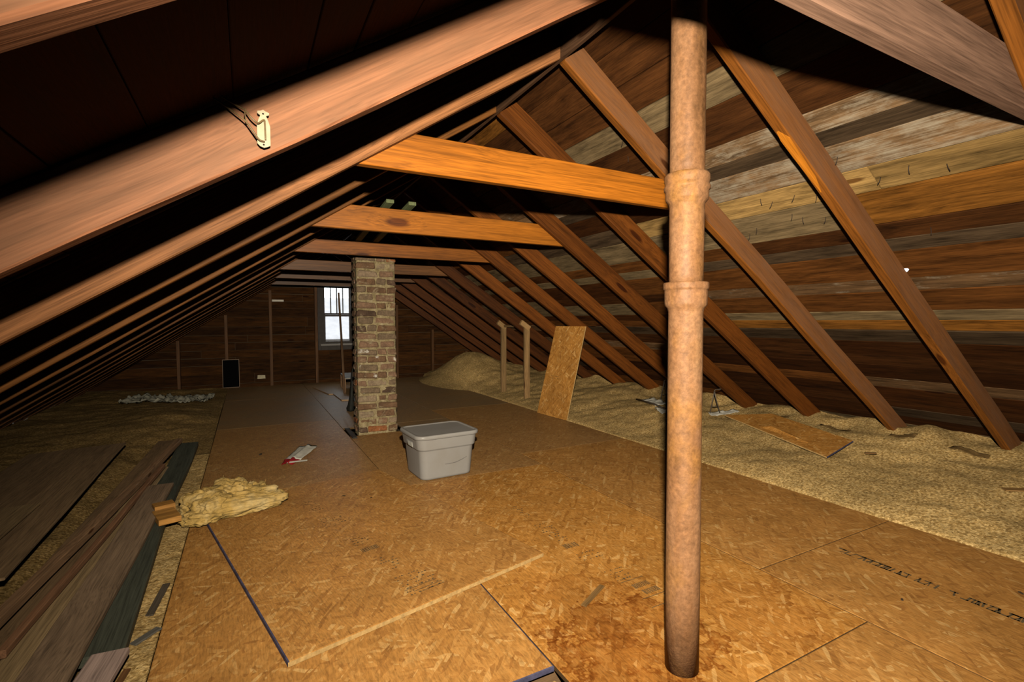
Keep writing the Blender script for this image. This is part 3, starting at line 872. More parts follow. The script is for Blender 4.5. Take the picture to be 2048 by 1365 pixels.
link('body', loft([(0.390, 0.330, 0.050, 0.0015), (0.408, 0.348, 0.056, 0.006), (0.414, 0.354, 0.056, 0.02), (0.444, 0.380, 0.056, 0.222), (0.448, 0.384, 0.056, 0.228), (0.468, 0.400, 0.060, 0.233), (0.472, 0.404, 0.060, 0.240), (0.492, 0.416, 0.062, 0.318), (0.494, 0.418, 0.062, 0.322)], True), PLASTIC, bin_)
link('lid', loft([(0.506, 0.432, 0.066, 0.314), (0.516, 0.440, 0.068, 0.318), (0.518, 0.442, 0.068, 0.334), (0.512, 0.436, 0.066, 0.342), (0.498, 0.422, 0.062, 0.345), (0.474, 0.398, 0.054, 0.344), (0.466, 0.390, 0.052, 0.339), (0.462, 0.386, 0.050, 0.3385)]), PLASTIC, bin_)
for s in (-1, 1):
    hd = link('handle', loft([(0.018, 0.13, 0.008, 0), (0.018, 0.13, 0.008, 0.045)]), PLASTIC, bin_)
    hd.location = (s * 0.2305, 0, 0.236); hd.rotation_euler = (0, s * 0.10, 0)
lab = link('handle_sticker', box_mesh(-0.001, 0.001, -0.045, 0.045, -0.016, 0.016), PAPER, bin_); lab.location = (-0.2425, -0.02, 0.258); lab.rotation_euler = (0, -0.10, 0)
scr = link('scuff_mark', mesh('scuff', [(-0.07, 0, -0.012), (-0.03, 0, -0.014), (0.02, 0, -0.011), (0.07, 0, 0.004), (0.11, 0, 0.022), (0.112, 0, 0.025), (0.07, 0, 0.009), (0.02, 0, -0.006), (-0.03, 0, -0.010), (-0.07, 0, -0.010)], [(0, 1, 2, 3, 4, 5, 6, 7, 8, 9)]), simple('scuff_grey', (0.17, 0.155, 0.14), 0.6), bin_)
scr.location = (0.04, -0.1875, 0.12); scr.rotation_euler = (math.radians(3.7), 0, 0)

# ------------------------------------------------------------------ window, gable end
win = struct(empty('window_1', (0, Y_BACK, 0)))
def bar(name, x0, x1, y0, y1, z0, z1, par=win, mat=FRAMEWOOD):
    return link(name, box_mesh(x0, x1, y0, y1, z0, z1), mat, par)
W0, W1, WB, WT = 1.325, 1.828, 0.745, 1.868
bar('window_frame', W0 - 0.055, W0, 0.0, 0.10, WB - 0.03, WT + 0.05)
bar('window_frame', W1, W1 + 0.052, 0.0, 0.10, WB - 0.03, WT + 0.05)
bar('window_frame', W0, W1, 0.0, 0.10, WT, WT + 0.05)
bar('window_sill', W0 - 0.07, W1 + 0.06, -0.03, 0.11, WB - 0.035, WB, mat=simple('grey_sill', (0.22, 0.20, 0.18), 0.6))
bar('casing', W0 - 0.115, W0 - 0.057, -0.012, 0.02, WB - 0.12, WT + 0.10)
bar('casing', W1 + 0.054, W1 + 0.115, -0.012, 0.02, WB - 0.12, WT + 0.10)
bar('casing', W0 - 0.055, W1 + 0.052, -0.012, 0.02, WT + 0.052, WT + 0.10)
bar('casing', W0 - 0.055, W1 + 0.052, -0.012, 0.0, WB - 0.12, WB - 0.037)
ZM = 1.315
up_s = bar('upper_sash', W0, W0 + 0.022, 0.055, 0.085, ZM, WT)
lo_s = bar('lower_sash', W0, W0 + 0.028, 0.02, 0.05, WB, ZM)
for (a, b, c, d) in ((W1 - 0.022, W1, ZM, WT), (W0 + 0.022, W1 - 0.022, WT - 0.025, WT), (W0 + 0.022, W1 - 0.022, ZM, ZM + 0.03)):
    bar('sash_rail', a, b, 0.055, 0.085, c, d, up_s)
for i in range(3):
    x = W0 + 0.022 + (W1 - W0 - 0.044) * (i + 1) / 4
    bar('muntin', x - 0.009, x + 0.009, 0.055, 0.085, ZM + 0.03, WT - 0.025, up_s)
for i in range(4):
    x0 = W0 + 0.022 + (W1 - W0 - 0.044) * i / 4; x1 = x0 + (W1 - W0 - 0.044) / 4
    bar('pane', x0 + 0.006, x1 - 0.006, 0.068, 0.071, ZM + 0.03, WT - 0.025, up_s, GLASS)
for (a, b, c, d) in ((W1 - 0.028, W1, WB, ZM), (W0 + 0.028, W1 - 0.028, ZM - 0.035, ZM - 0.002), (W0 + 0.028, W1 - 0.028, WB, WB + 0.045)):
    bar('sash_rail', a, b, 0.02, 0.05, c, d, lo_s)
bar('pane', W0 + 0.028, W1 - 0.028, 0.033, 0.036, WB + 0.045, ZM - 0.035, lo_s, GLASS)

# neighbouring house outside
house = tag(empty('neighbour_house', (3.4, 17.0, -6.0)), 'pale neighbouring house with low roof seen through the gable window', 'house')
link('wall', box_mesh(-5, 5, 0, 5, 0, 6.55), SIDING, house)
for i in range(10):
    o = link('siding_board', box_mesh(-5, 5, -0.03, -0.002, 0, 0.19), SIDING, house); o.location = (0, 0, 4.55 + i * 0.20)
link('roof', mesh('roof', [(-5.4, -0.45, 6.62), (5.4, -0.45, 6.62), (5.4, 2.6, 8.05), (-5.4, 2.6, 8.05), (-5.4, 5.4, 6.62), (5.4, 5.4, 6.62), (-5.4, -0.45, 6.5), (5.4, -0.45, 6.5), (5.4, 5.4, 6.5), (-5.4, 5.4, 6.5)],
     [(0, 1, 2, 3), (3, 2, 5, 4), (6, 7, 1, 0), (7, 8, 5, 2, 1), (9, 6, 0, 3, 4), (8, 9, 4, 5), (6, 9, 8, 7)]), ROOFGREY, house)
link('gutter', box_mesh(-5.4, 5.4, -0.52, -0.452, 6.50, 6.60), FRAMEWOOD, house)

# ------------------------------------------------------------------ leaning OSB panel at the right
def quad_slab(name, c0, c1, c2, c3, t, mats, front_mat=0, edge_mat=1):
    """Slab whose visible face runs c0 (bottom left) c1 (bottom right) c2 (top right) c3 (top left)."""
    c0, c1, c2, c3 = map(Vector, (c0, c1, c2, c3))
    X = (c1 - c0).normalized(); N = X.cross(c3 - c0).normalized(); Yv = N.cross(X)
    M = Matrix.Identity(4)
    for i in range(3): M[i][0] = X[i]; M[i][1] = Yv[i]; M[i][2] = N[i]
    M.translation = c0; Mi = M.inverted()
    P = [Mi @ c for c in (c0, c1, c2, c3)]
    vs = [tuple(p) for p in P] + [(p.x, p.y, p.z - t) for p in P]
    me = mesh(name, vs, [(0, 1, 2, 3), (7, 6, 5, 4), (0, 4, 5, 1), (1, 5, 6, 2), (2, 6, 7, 3), (3, 7, 4, 0)])
    for i, p in enumerate(me.polygons): p.material_index = 0 if i < 2 else edge_mat
    o = link(name, me, mats); o.matrix_world = M; return o
lp = quad_slab('leaning_osb_panel', (3.262, 5.40, 0.004), (3.305, 4.80, 0.004), (3.430, 4.60, 1.118), (3.352, 5.10, 1.118), 0.012, [OSB_PANEL, RAWEDGE])
tag(lp, 'narrow OSB panel standing on edge of the floor, leaning against the right rafters', 'osb panel')
bv = ink_on(lp, [('lines', 0.33, 0.50, 0.16, 0.06)], 12)

# ------------------------------------------------------------------ short posts with cross piece
def post(y, x, z0, z1, col, label):
    root = tag(empty('short_post', (x, y, z0)), label, 'post', 'short posts under the right slope')
    p = link('upright', beam_mesh(z1 - z0, 0.085, 0.04, 5, 0.003, warp=0.01, seed=y), WOOD, root, col)
    p.matrix_local = Matrix(((0, 1, 0, 0), (0, 0, -1, 0), (1, 0, 0, 0), (0, 0, 0, 1)))
    b = link('head_block', beam_mesh(0.17, 0.075, 0.045, 3, 0.004, warp=0.01, seed=y + 3), WOOD, root, (col[0] * 1.3, col[1] * 1.3, col[2] * 1.3, 0.6))
    S = SIDE[1]
    Xd = S['X']; Zd = Vector((0, -1, 0)); Yd = Zd.cross(Xd)
    M = Matrix.Identity(4)
    for i in range(3): M[i][0] = Xd[i]; M[i][1] = Yd[i]; M[i][2] = Zd[i]
    M.translation = Vector((-0.10, 0.0, z1 - z0 + 0.045)); b.matrix_local = M
post(6.245, 3.585, 0.0, 1.12, (0.36, 0.21, 0.085, 0.3), 'light wooden post with a pale head block in the insulation, beside the leaning panel')
post(6.945, 3.565, 0.05, 1.12, (0.27, 0.16, 0.065, 0.2), 'darker wooden post in the insulation, farther from the leaning panel')
cp = link('cross_piece', beam_mesh(0.60, 0.045, 0.035, 3, 0.003), WOOD, None, (0.26, 0.15, 0.06, 0.2))
place(cp, frame_matrix((3.575, 6.285, 1.085), (0, 1, 0), (0, 0, 1)))
tag(cp, 'short horizontal stick joining the two wooden posts', 'stick')

# ------------------------------------------------------------------ sheet of plywood lying on the right insulation
ps = quad_slab('plywood_piece', (4.255, 3.36, 0.222), (3.845, 2.13, 0.150), (4.243, 2.15, 0.222), (4.50, 3.02, 0.272), 0.012, [OSB_PANEL, RAWEDGE])
ps.data.materials.append(BLUE); ps.data.polygons[3].material_index = 2
tag(ps, 'OSB offcut with a dark sealed end lying on the right insulation', 'osb panel')
spl = link('splinter', mesh('spl', [(0, 0, 0), (0.16, 0.012, 0.0), (0.44, 0.02, 0.0), (0.52, 0.05, 0.0), (0.30, 0.075, 0.0), (0.10, 0.045, 0.02)] + [(0, 0, -0.006), (0.16, 0.012, -0.006), (0.44, 0.02, -0.006), (0.52, 0.05, -0.006), (0.30, 0.075, -0.006), (0.10, 0.045, 0.01)],
     [(0, 1, 2, 3, 4, 5), (11, 10, 9, 8, 7, 6)] + [(i, i + 6, (i + 1) % 6 + 6, (i + 1) % 6) for i in range(6)]), OSB_PANEL, ps)
spl.location = (0.50, 0.03, 0.008); spl.rotation_euler = (0.05, 0, 0)

# folding wire frames on white paper by the right eave
def a_frame(loc, h_, rz, label):
    r = tag(empty('folding_frame', loc, rz), label, 'metal frame', 'folding metal frames')
    for dx in (-0.045, 0.06):
        link('leg', tube_mesh([(0, 0, h_), (dx * 0.3, 0.005, h_ * 0.66), (dx, 0, 0.01)], 0.0055), GALV, r)
    link('crossbar', tube_mesh([(-0.020, 0, h_ * 0.35), (0.032, 0, h_ * 0.35)], 0.004), GALV, r)
    link('hook', tube_mesh(bez([(0, 0, h_), (0.012, 0, h_ + 0.012), (0.045, 0, h_ + 0.016), (0.07, 0, h_ + 0.02)], 4), 0.005), GALV, r)
    return r
zA = z_right(4.36, 4.30); zB = z_right(4.31, 3.54)
a_frame((4.365, 4.30, zA), 0.25, -0.5, 'dark metal folding leg frame on white paper, left of the rusty pipe')
a_frame((4.315, 3.54, zB), 0.25, -0.5, 'dark metal folding leg frame on white paper, right of the rusty pipe')
zb = z_right(4.225, 4.62)
barp = link('metal_bar', tube_mesh([(4.225, 4.62, z_right(4.225, 4.62) + 0.03), (4.11, 4.2, z_right(4.11, 4.2) + 0.04), (4.02, 3.88, z_right(4.02, 3.88) + 0.02)], 0.010), GALV)
tag(barp, 'long dark metal bar lying on the insulation beside torn paper', 'metal bar')
def crumpled(name, cx, cy_, z0f, lx, ly, amp, seed, mat, rz=0.0, n=28, thick=0.002):
    vs = []; fs = []; nx = n; ny = max(6, int(n * ly / lx))
    ca, sa = math.cos(rz), math.sin(rz)
    for j in range(ny + 1):
        for i in range(nx + 1):
            a = (i / nx - 0.5) * lx; b = (j / ny - 0.5) * ly
            a2 = a * (1 + 0.12 * n3(b * 9, seed, 1)); b2 = b * (1 + 0.25 * n3(a * 7, seed, 2))
            x = cx + a2 * ca - b2 * sa; y = cy_ + a2 * sa + b2 * ca
            rdg = abs(n3(a * 9, b * 9, seed)) + 0.5 * abs(n3(a * 21, b * 21, seed + 3))
            vs.append((x, y, z0f(x, y) + 0.006 + amp * rdg))
    for j in range(ny):
        for i in range(nx):
            k = j * (nx + 1) + i; fs.append((k, k + 1, k + nx + 2, k + nx + 1))
    o = link(name, mesh(name, vs, fs, True), mat)
    sm = o.modifiers.new('thickness', 'SOLIDIFY'); sm.thickness = thick
    return o
tag(crumpled('paper_sheet', 4.26, 4.36, z_right, 0.42, 0.16, 0.035, 3, PAPER, 1.25, 18), 'torn white paper on the insulation under the left metal frame', 'paper')
tag(crumpled('paper_sheet', 4.40, 3.50, z_right, 0.30, 0.10, 0.025, 6, PAPER, -0.4, 14), 'white paper strip under the metal frame right of the pipe', 'paper')
tag(crumpled('paper_sheet', 4.05, 4.02, z_right, 0.26, 0.09, 0.03, 8, PAPER, 1.1, 14), 'small torn paper strip lying nearer beside the metal bar', 'paper')

# dirt clumps along the feet of the right rafters
for i, (x, y, lx, lab_) in enumerate(((4.50, 1.52, 0.22, 'dark dirt clump between the feet of the two nearest big right rafters'), (4.52, 2.45, 0.26, 'dark dirt clump by the foot of the bowed right rafter'), (4.50, 2.95, 0.20, 'dark dirt clump behind the OSB offcut on the insulation'), (4.55, 1.95, 0.18, 'small dark dirt clump at the right eave'))):
    tag(crumpled('dirt_clump', x, y, z_right, lx, 0.05, 0.016, 50 + i, DIRT, 1.5, 12), lab_, 'dirt', 'dirt clumps at the right eave')

# ------------------------------------------------------------------ pile of planks at the left
def plank(label, p0, p1, w, t, col, seed, warp=0.01, name='plank', mat=PLANK, roll=0.0, group='loose planks on the left insulation'):
    p0 = Vector(p0); p1 = Vector(p1)
    o = link(name, beam_mesh((p1 - p0).length, w, t, 14, 0.003, warp=warp, seed=seed, wane=0.0015), mat, None, col)
    Zv = Vector((math.sin(roll), 0, math.cos(roll)))
    place(o, frame_matrix(p0, p1 - p0, Zv)); tag(o, label, 'plank', group); return o
plank('dark green painted plank nearest the OSB floor', (-0.478, 2.12, 0.018), (-0.498, 5.36, 0.045), 0.155, 0.034, (0.082, 0.086, 0.060, 0.08), 1, 0.05)
plank('pinkish-brown plank overlapping the green plank on its left', (-0.592, 1.70, 0.058), (-0.530, 3.97, 0.085), 0.145, 0.022, (0.30, 0.195, 0.115, 0.12), 2, 0.02)
plank('tan plank with a frayed torn edge, left of the pinkish plank', (-0.705, 1.70, 0.045), (-0.615, 4.58, 0.05), 0.115, 0.02, (0.44, 0.29, 0.14, 0.45), 3, 0.03)
plank('thin brown batten lying on top of the pile, longest of the thin ones', (-0.83, 2.4, 0.085), (-0.556, 5.27, 0.105), 0.045, 0.04, (0.34, 0.19, 0.095, 0.2), 4, 0.02)
plank('wide dull brown plank beneath the thin battens', (-0.835, 1.8, 0.012), (-0.690, 5.66, 0.03), 0.15, 0.026, (0.29, 0.175, 0.085, 0.1), 5, 0.02)
plank('narrow reddish stick on edge between the batten and the frayed plank', (-0.742, 2.2, 0.075), (-0.575, 4.45, 0.10), 0.028, 0.028, (0.32, 0.155, 0.075, 0.1), 6, 0.02)
plank('short pinkish-white board end at the bottom left of the pile', (-0.50, 1.45, 0.068), (-0.425, 2.04, 0.074), 0.105, 0.022, (0.46, 0.32, 0.26, 0.2), 7, 0.0)
def pl_sheet(label, x0, x1, y0, y1, z0, z1, col, rz):
    o = link('plywood_sheet', beam_mesh(y1 - y0, x1 - x0, 0.012, 6, 0.002, warp=0.01, seed=x0), PLANK, None, col)
    place(o, frame_matrix(((x0 + x1) / 2, y0, z0), (math.sin(rz), math.cos(rz), (z1 - z0) / (y1 - y0)), (-0.03, 0, 1)))
    tag(o, label, 'plywood', 'plywood sheets on the left insulation'); return o
pl_sheet('dull brown plywood sheet left of the planks', -1.52, -0.895, 2.72, 5.25, 0.125, 0.135, (0.34, 0.21, 0.105, 0.1), -0.015)
pl_sheet('narrow plywood strip on top of the brown sheet at the left picture edge', -1.36, -1.05, 2.2, 3.68, 0.175, 0.155, (0.37, 0.24, 0.115, 0.1), 0.0)
for lab_, p0, p1, w, col in (('dark flat stick on the insulation strip beside the green plank', (-0.372, 2.40, 0.004), (-0.345, 2.66, 0.004), 0.028, (0.10, 0.075, 0.05, 0.1)),
                      ('grey flat stick lying crosswise at the foot of the green plank', (-0.395, 2.21, 0.004), (-0.325, 2.285, 0.004), 0.03, (0.14, 0.125, 0.10, 0.1)),
                      ('short brown stick at the bottom edge next to the pale board end', (-0.418, 1.86, 0.004), (-0.385, 2.06, 0.004), 0.02, (0.20, 0.09, 0.03, 0.1)),
                      ('brown splinter lying on the stained floor left of the pipe', (1.205, 1.625, 0.002), (1.372, 1.712, 0.002), 0.022, (0.23, 0.125, 0.04, 0.2)),
                      ('brown wood chip on the insulation at the right picture edge', (4.00, 1.19, 0.160), (4.12, 1.06, 0.172), 0.07, (0.30, 0.16, 0.05, 0.1)),
                      ('small brown wood chip on the insulation in front of the right rafters', (4.09, 1.99, 0.178), (4.13, 1.93, 0.185), 0.03, (0.24, 0.12, 0.04, 0.1))):
    o = link('wood_scrap', beam_mesh((Vector(p1) - Vector(p0)).length, w, 0.006, 3, 0.001, wane=0.002, seed=w * 90), PLANK, None, col)
    place(o, frame_matrix(p0, Vector(p1) - Vector(p0), (0, 0, 1))); tag(o, lab_, 'wood scrap')
# orange wood block wedged under the pile
blk = tag(empty('wood_block', (-0.455, 3.42, 0.072), 0.3), 'orange notched wooden block sitting on the green plank', 'wood block')
link('block', box_mesh(-0.045, 0.06, -0.17, 0.02, 0.0, 0.032, 0.003), WOOD_TIE, blk, (0.55, 0.26, 0.06, 0))
b2 = link('top_piece', box_mesh(-0.03, 0.07, 0.022, 0.11, 0.0, 0.05, 0.003), WOOD_TIE, blk, (0.48, 0.22, 0.05, 0))

# ------------------------------------------------------------------ fibreglass tuft
def batt():
    # several overlapping lumps of fibre, joined as one torn piece
    bm = bmesh.new()
    lumps = [(-0.20, 0.06, 0.05, 0.10, 0.12, 0.075, 0.6), (0.24, 0.035, 0.03, 0.09, 0.05, 0.035, 0.1), (-0.10, -0.06, 0.07, 0.11, 0.09, 0.055, 0.9), (0.03, 0.06, 0.085, 0.09, 0.07, 0.05, 0.4), (0.16, 0.12, 0.06, 0.06, 0.05, 0.05, 0.0), (-0.13, 0.02, 0.055, 0.15, 0.15, 0.085, 0.3), (0.03, -0.06, 0.038, 0.25, 0.085, 0.055, 0.16), (-0.02, 0.12, 0.06, 0.13, 0.13, 0.085, -0.3), (0.12, 0.06, 0.05, 0.17, 0.12, 0.058, 0.2), (0.17, -0.02, 0.035, 0.15, 0.09, 0.042, 0.2), (-0.17, -0.10, 0.03, 0.12, 0.10, 0.045, 0.0), (-0.05, 0.20, 0.04, 0.10, 0.08, 0.055, 0.5), (0.08, 0.17, 0.04, 0.10, 0.07, 0.06, -0.2)]
    for i, (cx, cy_, cz, a, b, c, rz) in enumerate(lumps):
        r = bmesh.ops.create_icosphere(bm, subdivisions=5, radius=1.0)
        ca, sa = math.cos(rz), math.sin(rz)
        for v in r['verts']:
            p = v.co.copy()
            d = 1 + 0.34 * n3(p.x * 1.6 + i * 5, p.y * 1.6, p.z * 1.6) + 0.14 * n3(p.x * 4 + i, p.y * 5, p.z * 6) + 0.05 * n3(p.x * 9 + i, p.y * 13, p.z * 14)
            x, y, z = p.x * a * d, p.y * b * d, p.z * c * d
            v.co = Vector((cx + x * ca - y * sa, cy_ + x * sa + y * ca, max(0.004, cz + z)))
    me = bpy.data.meshes.new('batt'); bm.to_mesh(me); bm.free()
    for p in me.polygons: p.use_smooth = True
    return me
bt = link('insulation_batt', batt(), BATT); bt.location = (-0.098, 3.45, 0.021); bt.rotation_euler = (0, 0, 0.0); bt.scale = (0.9, 0.95, 1.15)
rf = random.Random(2); vs = []; fs = []
bverts = [v for v in bt.data.vertices if v.co.z > 0.02]
for _ in range(1500):
    v = rf.choice(bverts); p = v.co.copy(); nrm = v.normal.copy()
    d = (nrm * 0.5 + Vector((rf.uniform(-1, 1), rf.uniform(-1, 1), rf.uniform(-0.5, 0.8)))).normalized()
    sd = d.cross(Vector((0, 0, 1)))
    if sd.length < 1e-3: continue
    sd = sd.normalized() * 0.0009; L_ = rf.uniform(0.012, 0.035)
    q = p - nrm * 0.003; m_ = q + d * L_ * 0.6 + nrm * 0.002; e = q + d * L_ + Vector((0, 0, -0.006))
    k = len(vs); vs += [q - sd, q + sd, m_ + sd, m_ - sd, e]; fs += [(k, k+1, k+2, k+3), (k+3, k+2, k+4)]
fb = link('loose_fibres', mesh('fibres', vs, fs), BATT, bt); fb['kind'] = 'stuff'
tag(bt, 'torn yellow fibreglass insulation tuft at the left edge of the floor', 'insulation batt')

# ------------------------------------------------------------------ torn red and white bag
bag = tag(empty('paper_bag', (0.375, 4.70, 0.002), math.radians(-22)), 'crumpled red and white paper bag lying on the floor', 'paper bag')
def bag_part(y0, y1, w0, w1, name, mat, seed, lift):
    vs = []; fs = []; nx, ny = 10, 12
    for j in range(ny + 1):
        t = j / ny; y = y0 + (y1 - y0) * t; w = w0 + (w1 - w0) * t
        for i in range(nx + 1):
            x = (i / nx - 0.5) * w
            vs.append((x, y, 0.004 + lift * (1 - (2 * i / nx - 1) ** 2) + 0.014 * abs(n3(x * 22, y * 9, seed)) + (0.012 if abs(i - nx * 0.55) < 0.8 else 0)))
    for j in range(ny):
        for i in range(nx): k = j * (nx + 1) + i; fs.append((k, k + 1, k + nx + 2, k + nx + 1))
    o = link(name, mesh(name, vs, fs, True), mat, bag); sm = o.modifiers.new('thickness', 'SOLIDIFY'); sm.thickness = 0.0015; return o
bag_part(-0.16, 0.28, 0.135, 0.17, 'white_sleeve', PAPER, 1, 0.012)
bag_part(-0.30, -0.155, 0.085, 0.13, 'red_end', PAPERRED, 2, 0.012)
f_ = link('folded_flap', mesh('flap', [(0.0, -0.30, 0.02), (0.14, -0.22, 0.012), (0.135, -0.20, 0.016), (0.01, -0.27, 0.024)], [(0, 1, 2, 3)]), PAPER, bag)
f_.modifiers.new('thickness', 'SOLIDIFY').thickness = 0.002

# ------------------------------------------------------------------ far left: crumpled plastic sheet, dark panel
cl = crumpled('plastic_sheet', -1.02, 8.75, lambda x, y: max(0.0, z_left(x, y)), 1.05, 0.62, 0.11, 21, simple('grimy_white_plastic', (0.36, 0.34, 0.26), 0.5, 0.4, nscale=14, amt=0.35), -0.15, 44)
tag(cl, 'crumpled dirty white plastic sheet on the dark left insulation', 'plastic sheet')
dp = tag(empty('framed_panel', (-0.27, Y_BACK - 0.072, 0.0)), 'black rectangular panel with thin metal rim standing against the gable wall', 'panel')
link('panel', box_mesh(-0.125, 0.125, -0.01, 0.01, 0.012, 0.50), DARKFELT, dp)
RIM = simple('thin_metal_rim', (0.22, 0.15, 0.10), 0.6, 0.3, 0.2)
for (a, b, c, d) in ((-0.132, -0.125, 0.012, 0.51), (0.125, 0.132, 0.012, 0.51), (-0.125, 0.125, 0.50, 0.51), (-0.125, 0.125, 0.004, 0.012)):
    link('rim', box_mesh(a, b, -0.014, 0.012, c, d), RIM, dp)
ws = crumpled('paper_scrap', 0.0, 0.0, lambda x, y: 0.0, 0.20, 0.035, 0.008, 31, PAPER, 0.0, 12)
ws.rotation_euler = (math.radians(90), 0, 0); ws.location = (0.52, Y_BACK + 0.022, 1.575); tag(ws, 'thin white paper strip stuck on the gable wall near the stud', 'paper')
wl = crumpled('plaster_patch', 0.0, 0.0, lambda x, y: 0.0, 0.13, 0.07, 0.014, 37, simple('pale_plaster', (0.50, 0.43, 0.28), 0.9, nscale=20), 0.0, 12)
wl.rotation_euler = (math.radians(90), 0, 0); wl.location = (0.215, Y_BACK + 0.02, 0.16); tag(wl, 'pale plaster patch low on the gable wall, right of the black panel', 'patch')

# ------------------------------------------------------------------ things between chimney and window
crate = tag(empty('slatted_crate', (1.575, 8.95, 0.0), -0.08), 'low slatted wooden crate on the floor below the window', 'crate')
link('top_board', box_mesh(-0.13, 0.12, -0.50, 0.40, 0.225, 0.245, 0.003), PLANK, crate, (0.36, 0.32, 0.26, 0.3))
for i in range(5):
    link('slat', box_mesh(-0.13, -0.112, -0.46 + i * 0.20, -0.36 + i * 0.20, 0.0, 0.224, 0.002), PLANK, crate, (0.30, 0.16, 0.07, 0.1))
link('side_board', box_mesh(0.10, 0.12, -0.50, 0.40, 0.0, 0.224, 0.002), PLANK, crate, (0.20, 0.11, 0.05, 0.1))
lean = link('leaning_pole', beam_mesh(2.36, 0.035, 0.022, 6, 0.002, warp=0.01, seed=3), WOOD, None, (0.15, 0.085, 0.045, 0.1))
place(lean, frame_matrix((1.365, 8.27, 0.004), Vector((1.565, 9.98, 1.82)) - Vector((1.365, 8.27, 0)), (0, -0.7, 0.7)))
tag(lean, 'thin wooden strip leaning across the gable window', 'wooden strip')
def tarp():
    vs = []; fs = []; K = 20; prof = [(0.10, 0.0), (0.12, 0.03), (0.085, 0.08), (0.05, 0.2), (0.042, 0.35), (0.035, 0.5), (0.012, 0.56)]
    for j, (r, z) in enumerate(prof):
        for k in range(K):
            a = 2 * math.pi * k / K; q = r * (1 + 0.25 * n3(math.cos(a) * 2, math.sin(a) * 2, z * 4))
            vs.append((q * math.cos(a) * 0.8 + 0.10 * z, q * math.sin(a), z))
    for j in range(len(prof) - 1):
        for k in range(K):
            a = j * K + k; b = j * K + (k + 1) % K; fs.append((a, b, b + K, a + K))
    fs.append(tuple(range(K - 1, -1, -1))); fs.append(tuple(range((len(prof) - 1) * K, len(prof) * K)))
    return mesh('tarp', vs, fs, True)
tp = link('folded_tarp', tarp(), TARP); tp.location = (1.19, 6.75, 0.001); tp.scale = (0.6, 0.8, 1.0)
tag(tp, 'dark bundled cloth standing on the floor close behind the chimney', 'cloth bundle')
ofc = link('osb_offcut', mesh('off', [(x, y, z) for z in (0.0, 0.018) for x, y in ((1.00, 9.35), (1.135, 8.35), (1.20, 8.34), (1.215, 7.62), (1.36, 7.60), (1.34, 9.35))],
      [(5, 4, 3, 2, 1, 0), (6, 7, 8, 9, 10, 11)] + [(i, (i + 1) % 6, (i + 1) % 6 + 6, i + 6) for i in range(6)]), OSB_FAR)
ofc.location = (0, 0, 0.001)
tag(ofc, 'stepped OSB offcut lying on the floor left of the slatted crate', 'osb offcut')
gap_ = link('wood_scrap', beam_mesh(0.50, 0.05, 0.012, 3, 0.002), PLANK, None, (0.05, 0.035, 0.022, 0))  # darkness of an open wedge in the flooring, made as a flat strip
place(gap_, frame_matrix((0.935, 5.10, 0.002), (0.02, 1, 0), (0, 0, 1))); tag(gap_, 'dark strip standing in for the floor gap left of the chimney', 'wood scrap')

# green sticks standing above the second orange tie
for lab_, x in (('green-painted stick above the knotty orange collar tie, left of the pair', 0.935), ('green-painted stick above the knotty orange collar tie, right of the pair', 1.100)):
    o = link('green_stick', beam_mesh(1.36, 0.056, 0.026, 4, 0.002), PLANK, None, (0.20, 0.23, 0.10, 0.25))
    place(o, frame_matrix((x, 3.60, 2.045), Vector((0.02, 1.0, -0.066)), (0, 0.066, 1)))
    tag(o, lab_, 'stick', 'green sticks laid over the collar ties')

# ------------------------------------------------------------------ wire hook on the left rafter
hook = tag(empty('wire_hook', (0.045, RAFTER_Y[1] - RW - 0.022, 1.645)), 'cream wire hook plate fixed to the big left rafter', 'hook')
out = [(0.000, 0.046), (0.004, 0.043), (0.013, 0.040), (0.0125, 0.035), (0.006, 0.032), (0.011, 0.020), (0.0145, 0.008), (0.0145, -0.036), (0.008, -0.040), (0.001, -0.043), (-0.008, -0.040), (-0.0135, -0.034), (-0.0135, 0.008), (-0.010, 0.022), (-0.006, 0.032), (-0.012, 0.036), (-0.0125, 0.041), (-0.004, 0.043)]
n = len(out)
link('plate', mesh('plate', [(x, -0.002, z) for x, z in out] + [(x, 0.002, z) for x, z in out], [tuple(range(n - 1, -1, -1)), tuple(range(n, 2 * n))] + [(i, (i + 1) % n, (i + 1) % n + n, i + n) for i in range(n)]), CERAMIC, hook)
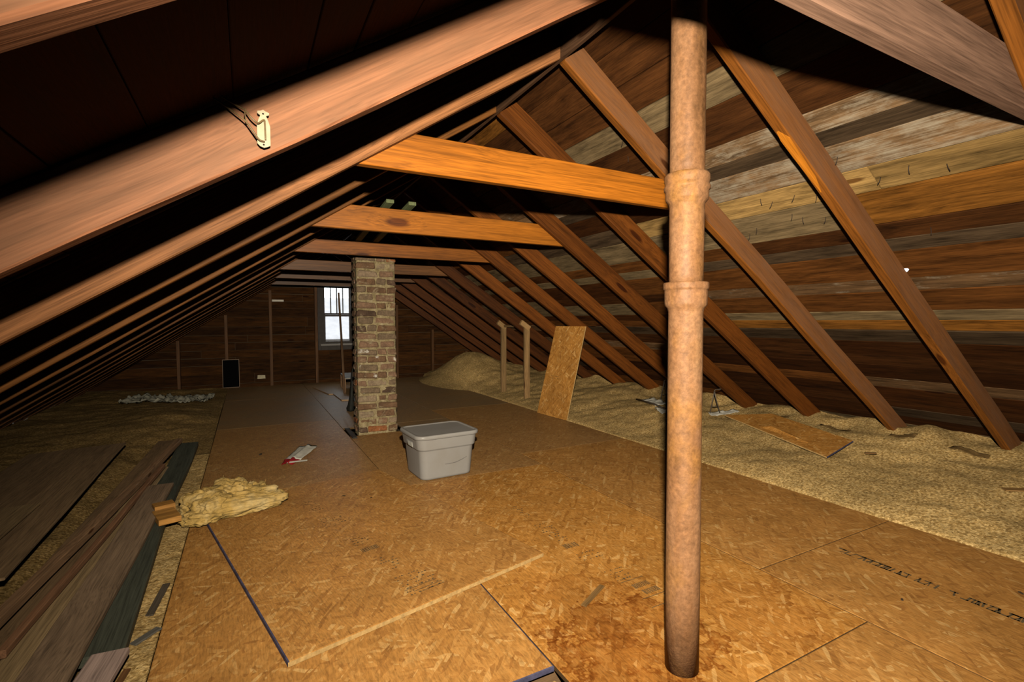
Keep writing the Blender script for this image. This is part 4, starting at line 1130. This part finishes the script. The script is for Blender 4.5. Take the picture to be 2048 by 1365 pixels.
link('wire', tube_mesh(bez([(-0.085, 0.004, 0.062), (-0.060, -0.006, 0.046), (-0.038, -0.014, 0.033), (-0.026, -0.016, 0.018), (-0.012, -0.012, 0.009), (0.000, -0.006, 0.020), (0.003, -0.006, 0.014), (0.004, -0.006, -0.026)], 6), 0.0021, 6), WIRE, hook)
link('wire', tube_mesh(bez([(-0.100, 0.004, 0.055), (-0.066, -0.008, 0.030), (-0.038, -0.016, 0.008), (-0.024, -0.016, -0.010), (-0.010, -0.010, -0.028), (0.002, -0.006, -0.030)], 6), 0.0021, 6), WIRE, hook)
link('wire_tie', tube_mesh(bez([(-0.036, -0.017, 0.036), (-0.038, -0.018, 0.024), (-0.036, -0.018, 0.010), (-0.033, -0.017, 0.008)], 5), 0.0013, 6), WIRE, hook)
for zq in (0.036, -0.036):
    o = link('screw', tube_mesh([(0, 0.022, zq), (0, -0.003, zq)], 0.0022, 8), NAIL, hook)

# small debris on the floor
rd = random.Random(8)
chip_me = mesh('chip', [(-0.012, -0.005, 0), (0.011, -0.006, 0), (0.013, 0.005, 0), (-0.009, 0.006, 0), (-0.010, -0.003, 0.004), (0.008, -0.003, 0.005), (0.009, 0.003, 0.003), (-0.007, 0.004, 0.004)],
               [(3, 2, 1, 0), (4, 5, 6, 7), (0, 1, 5, 4), (1, 2, 6, 5), (2, 3, 7, 6), (3, 0, 4, 7)])
DEBRIS = simple('dark_debris', (0.045, 0.03, 0.018), 0.8)
chip_me.materials.append(DEBRIS)
for lab_, x, y, s_ in (('dark crumb on the floor left of the red and white bag', 0.08, 4.90, 2.0), ('dark crumb on the floor between bag and yellow tuft', 0.545, 3.40, 0.9), ('small dark crumb near the back edge of the loose sheet', 0.70, 3.28, 0.7),
                     ('dark crumb on the right floor row near the printed letters', 2.93, 0.80, 0.9), ('dark crumb beside the printed letters on the right floor row', 2.42, 1.02, 0.8)):
    o = bpy.data.objects.new('debris_crumb', chip_me); COL.objects.link(o)
    onl = y < 3.7 and x < 1.0
    o.location = (x, y, 0.0205 if onl else 0.001); o.scale = (s_, s_, s_); o.rotation_euler = (0, 0, rd.uniform(0, 6))
    tag(o, lab_, 'debris', 'crumbs on the floor')
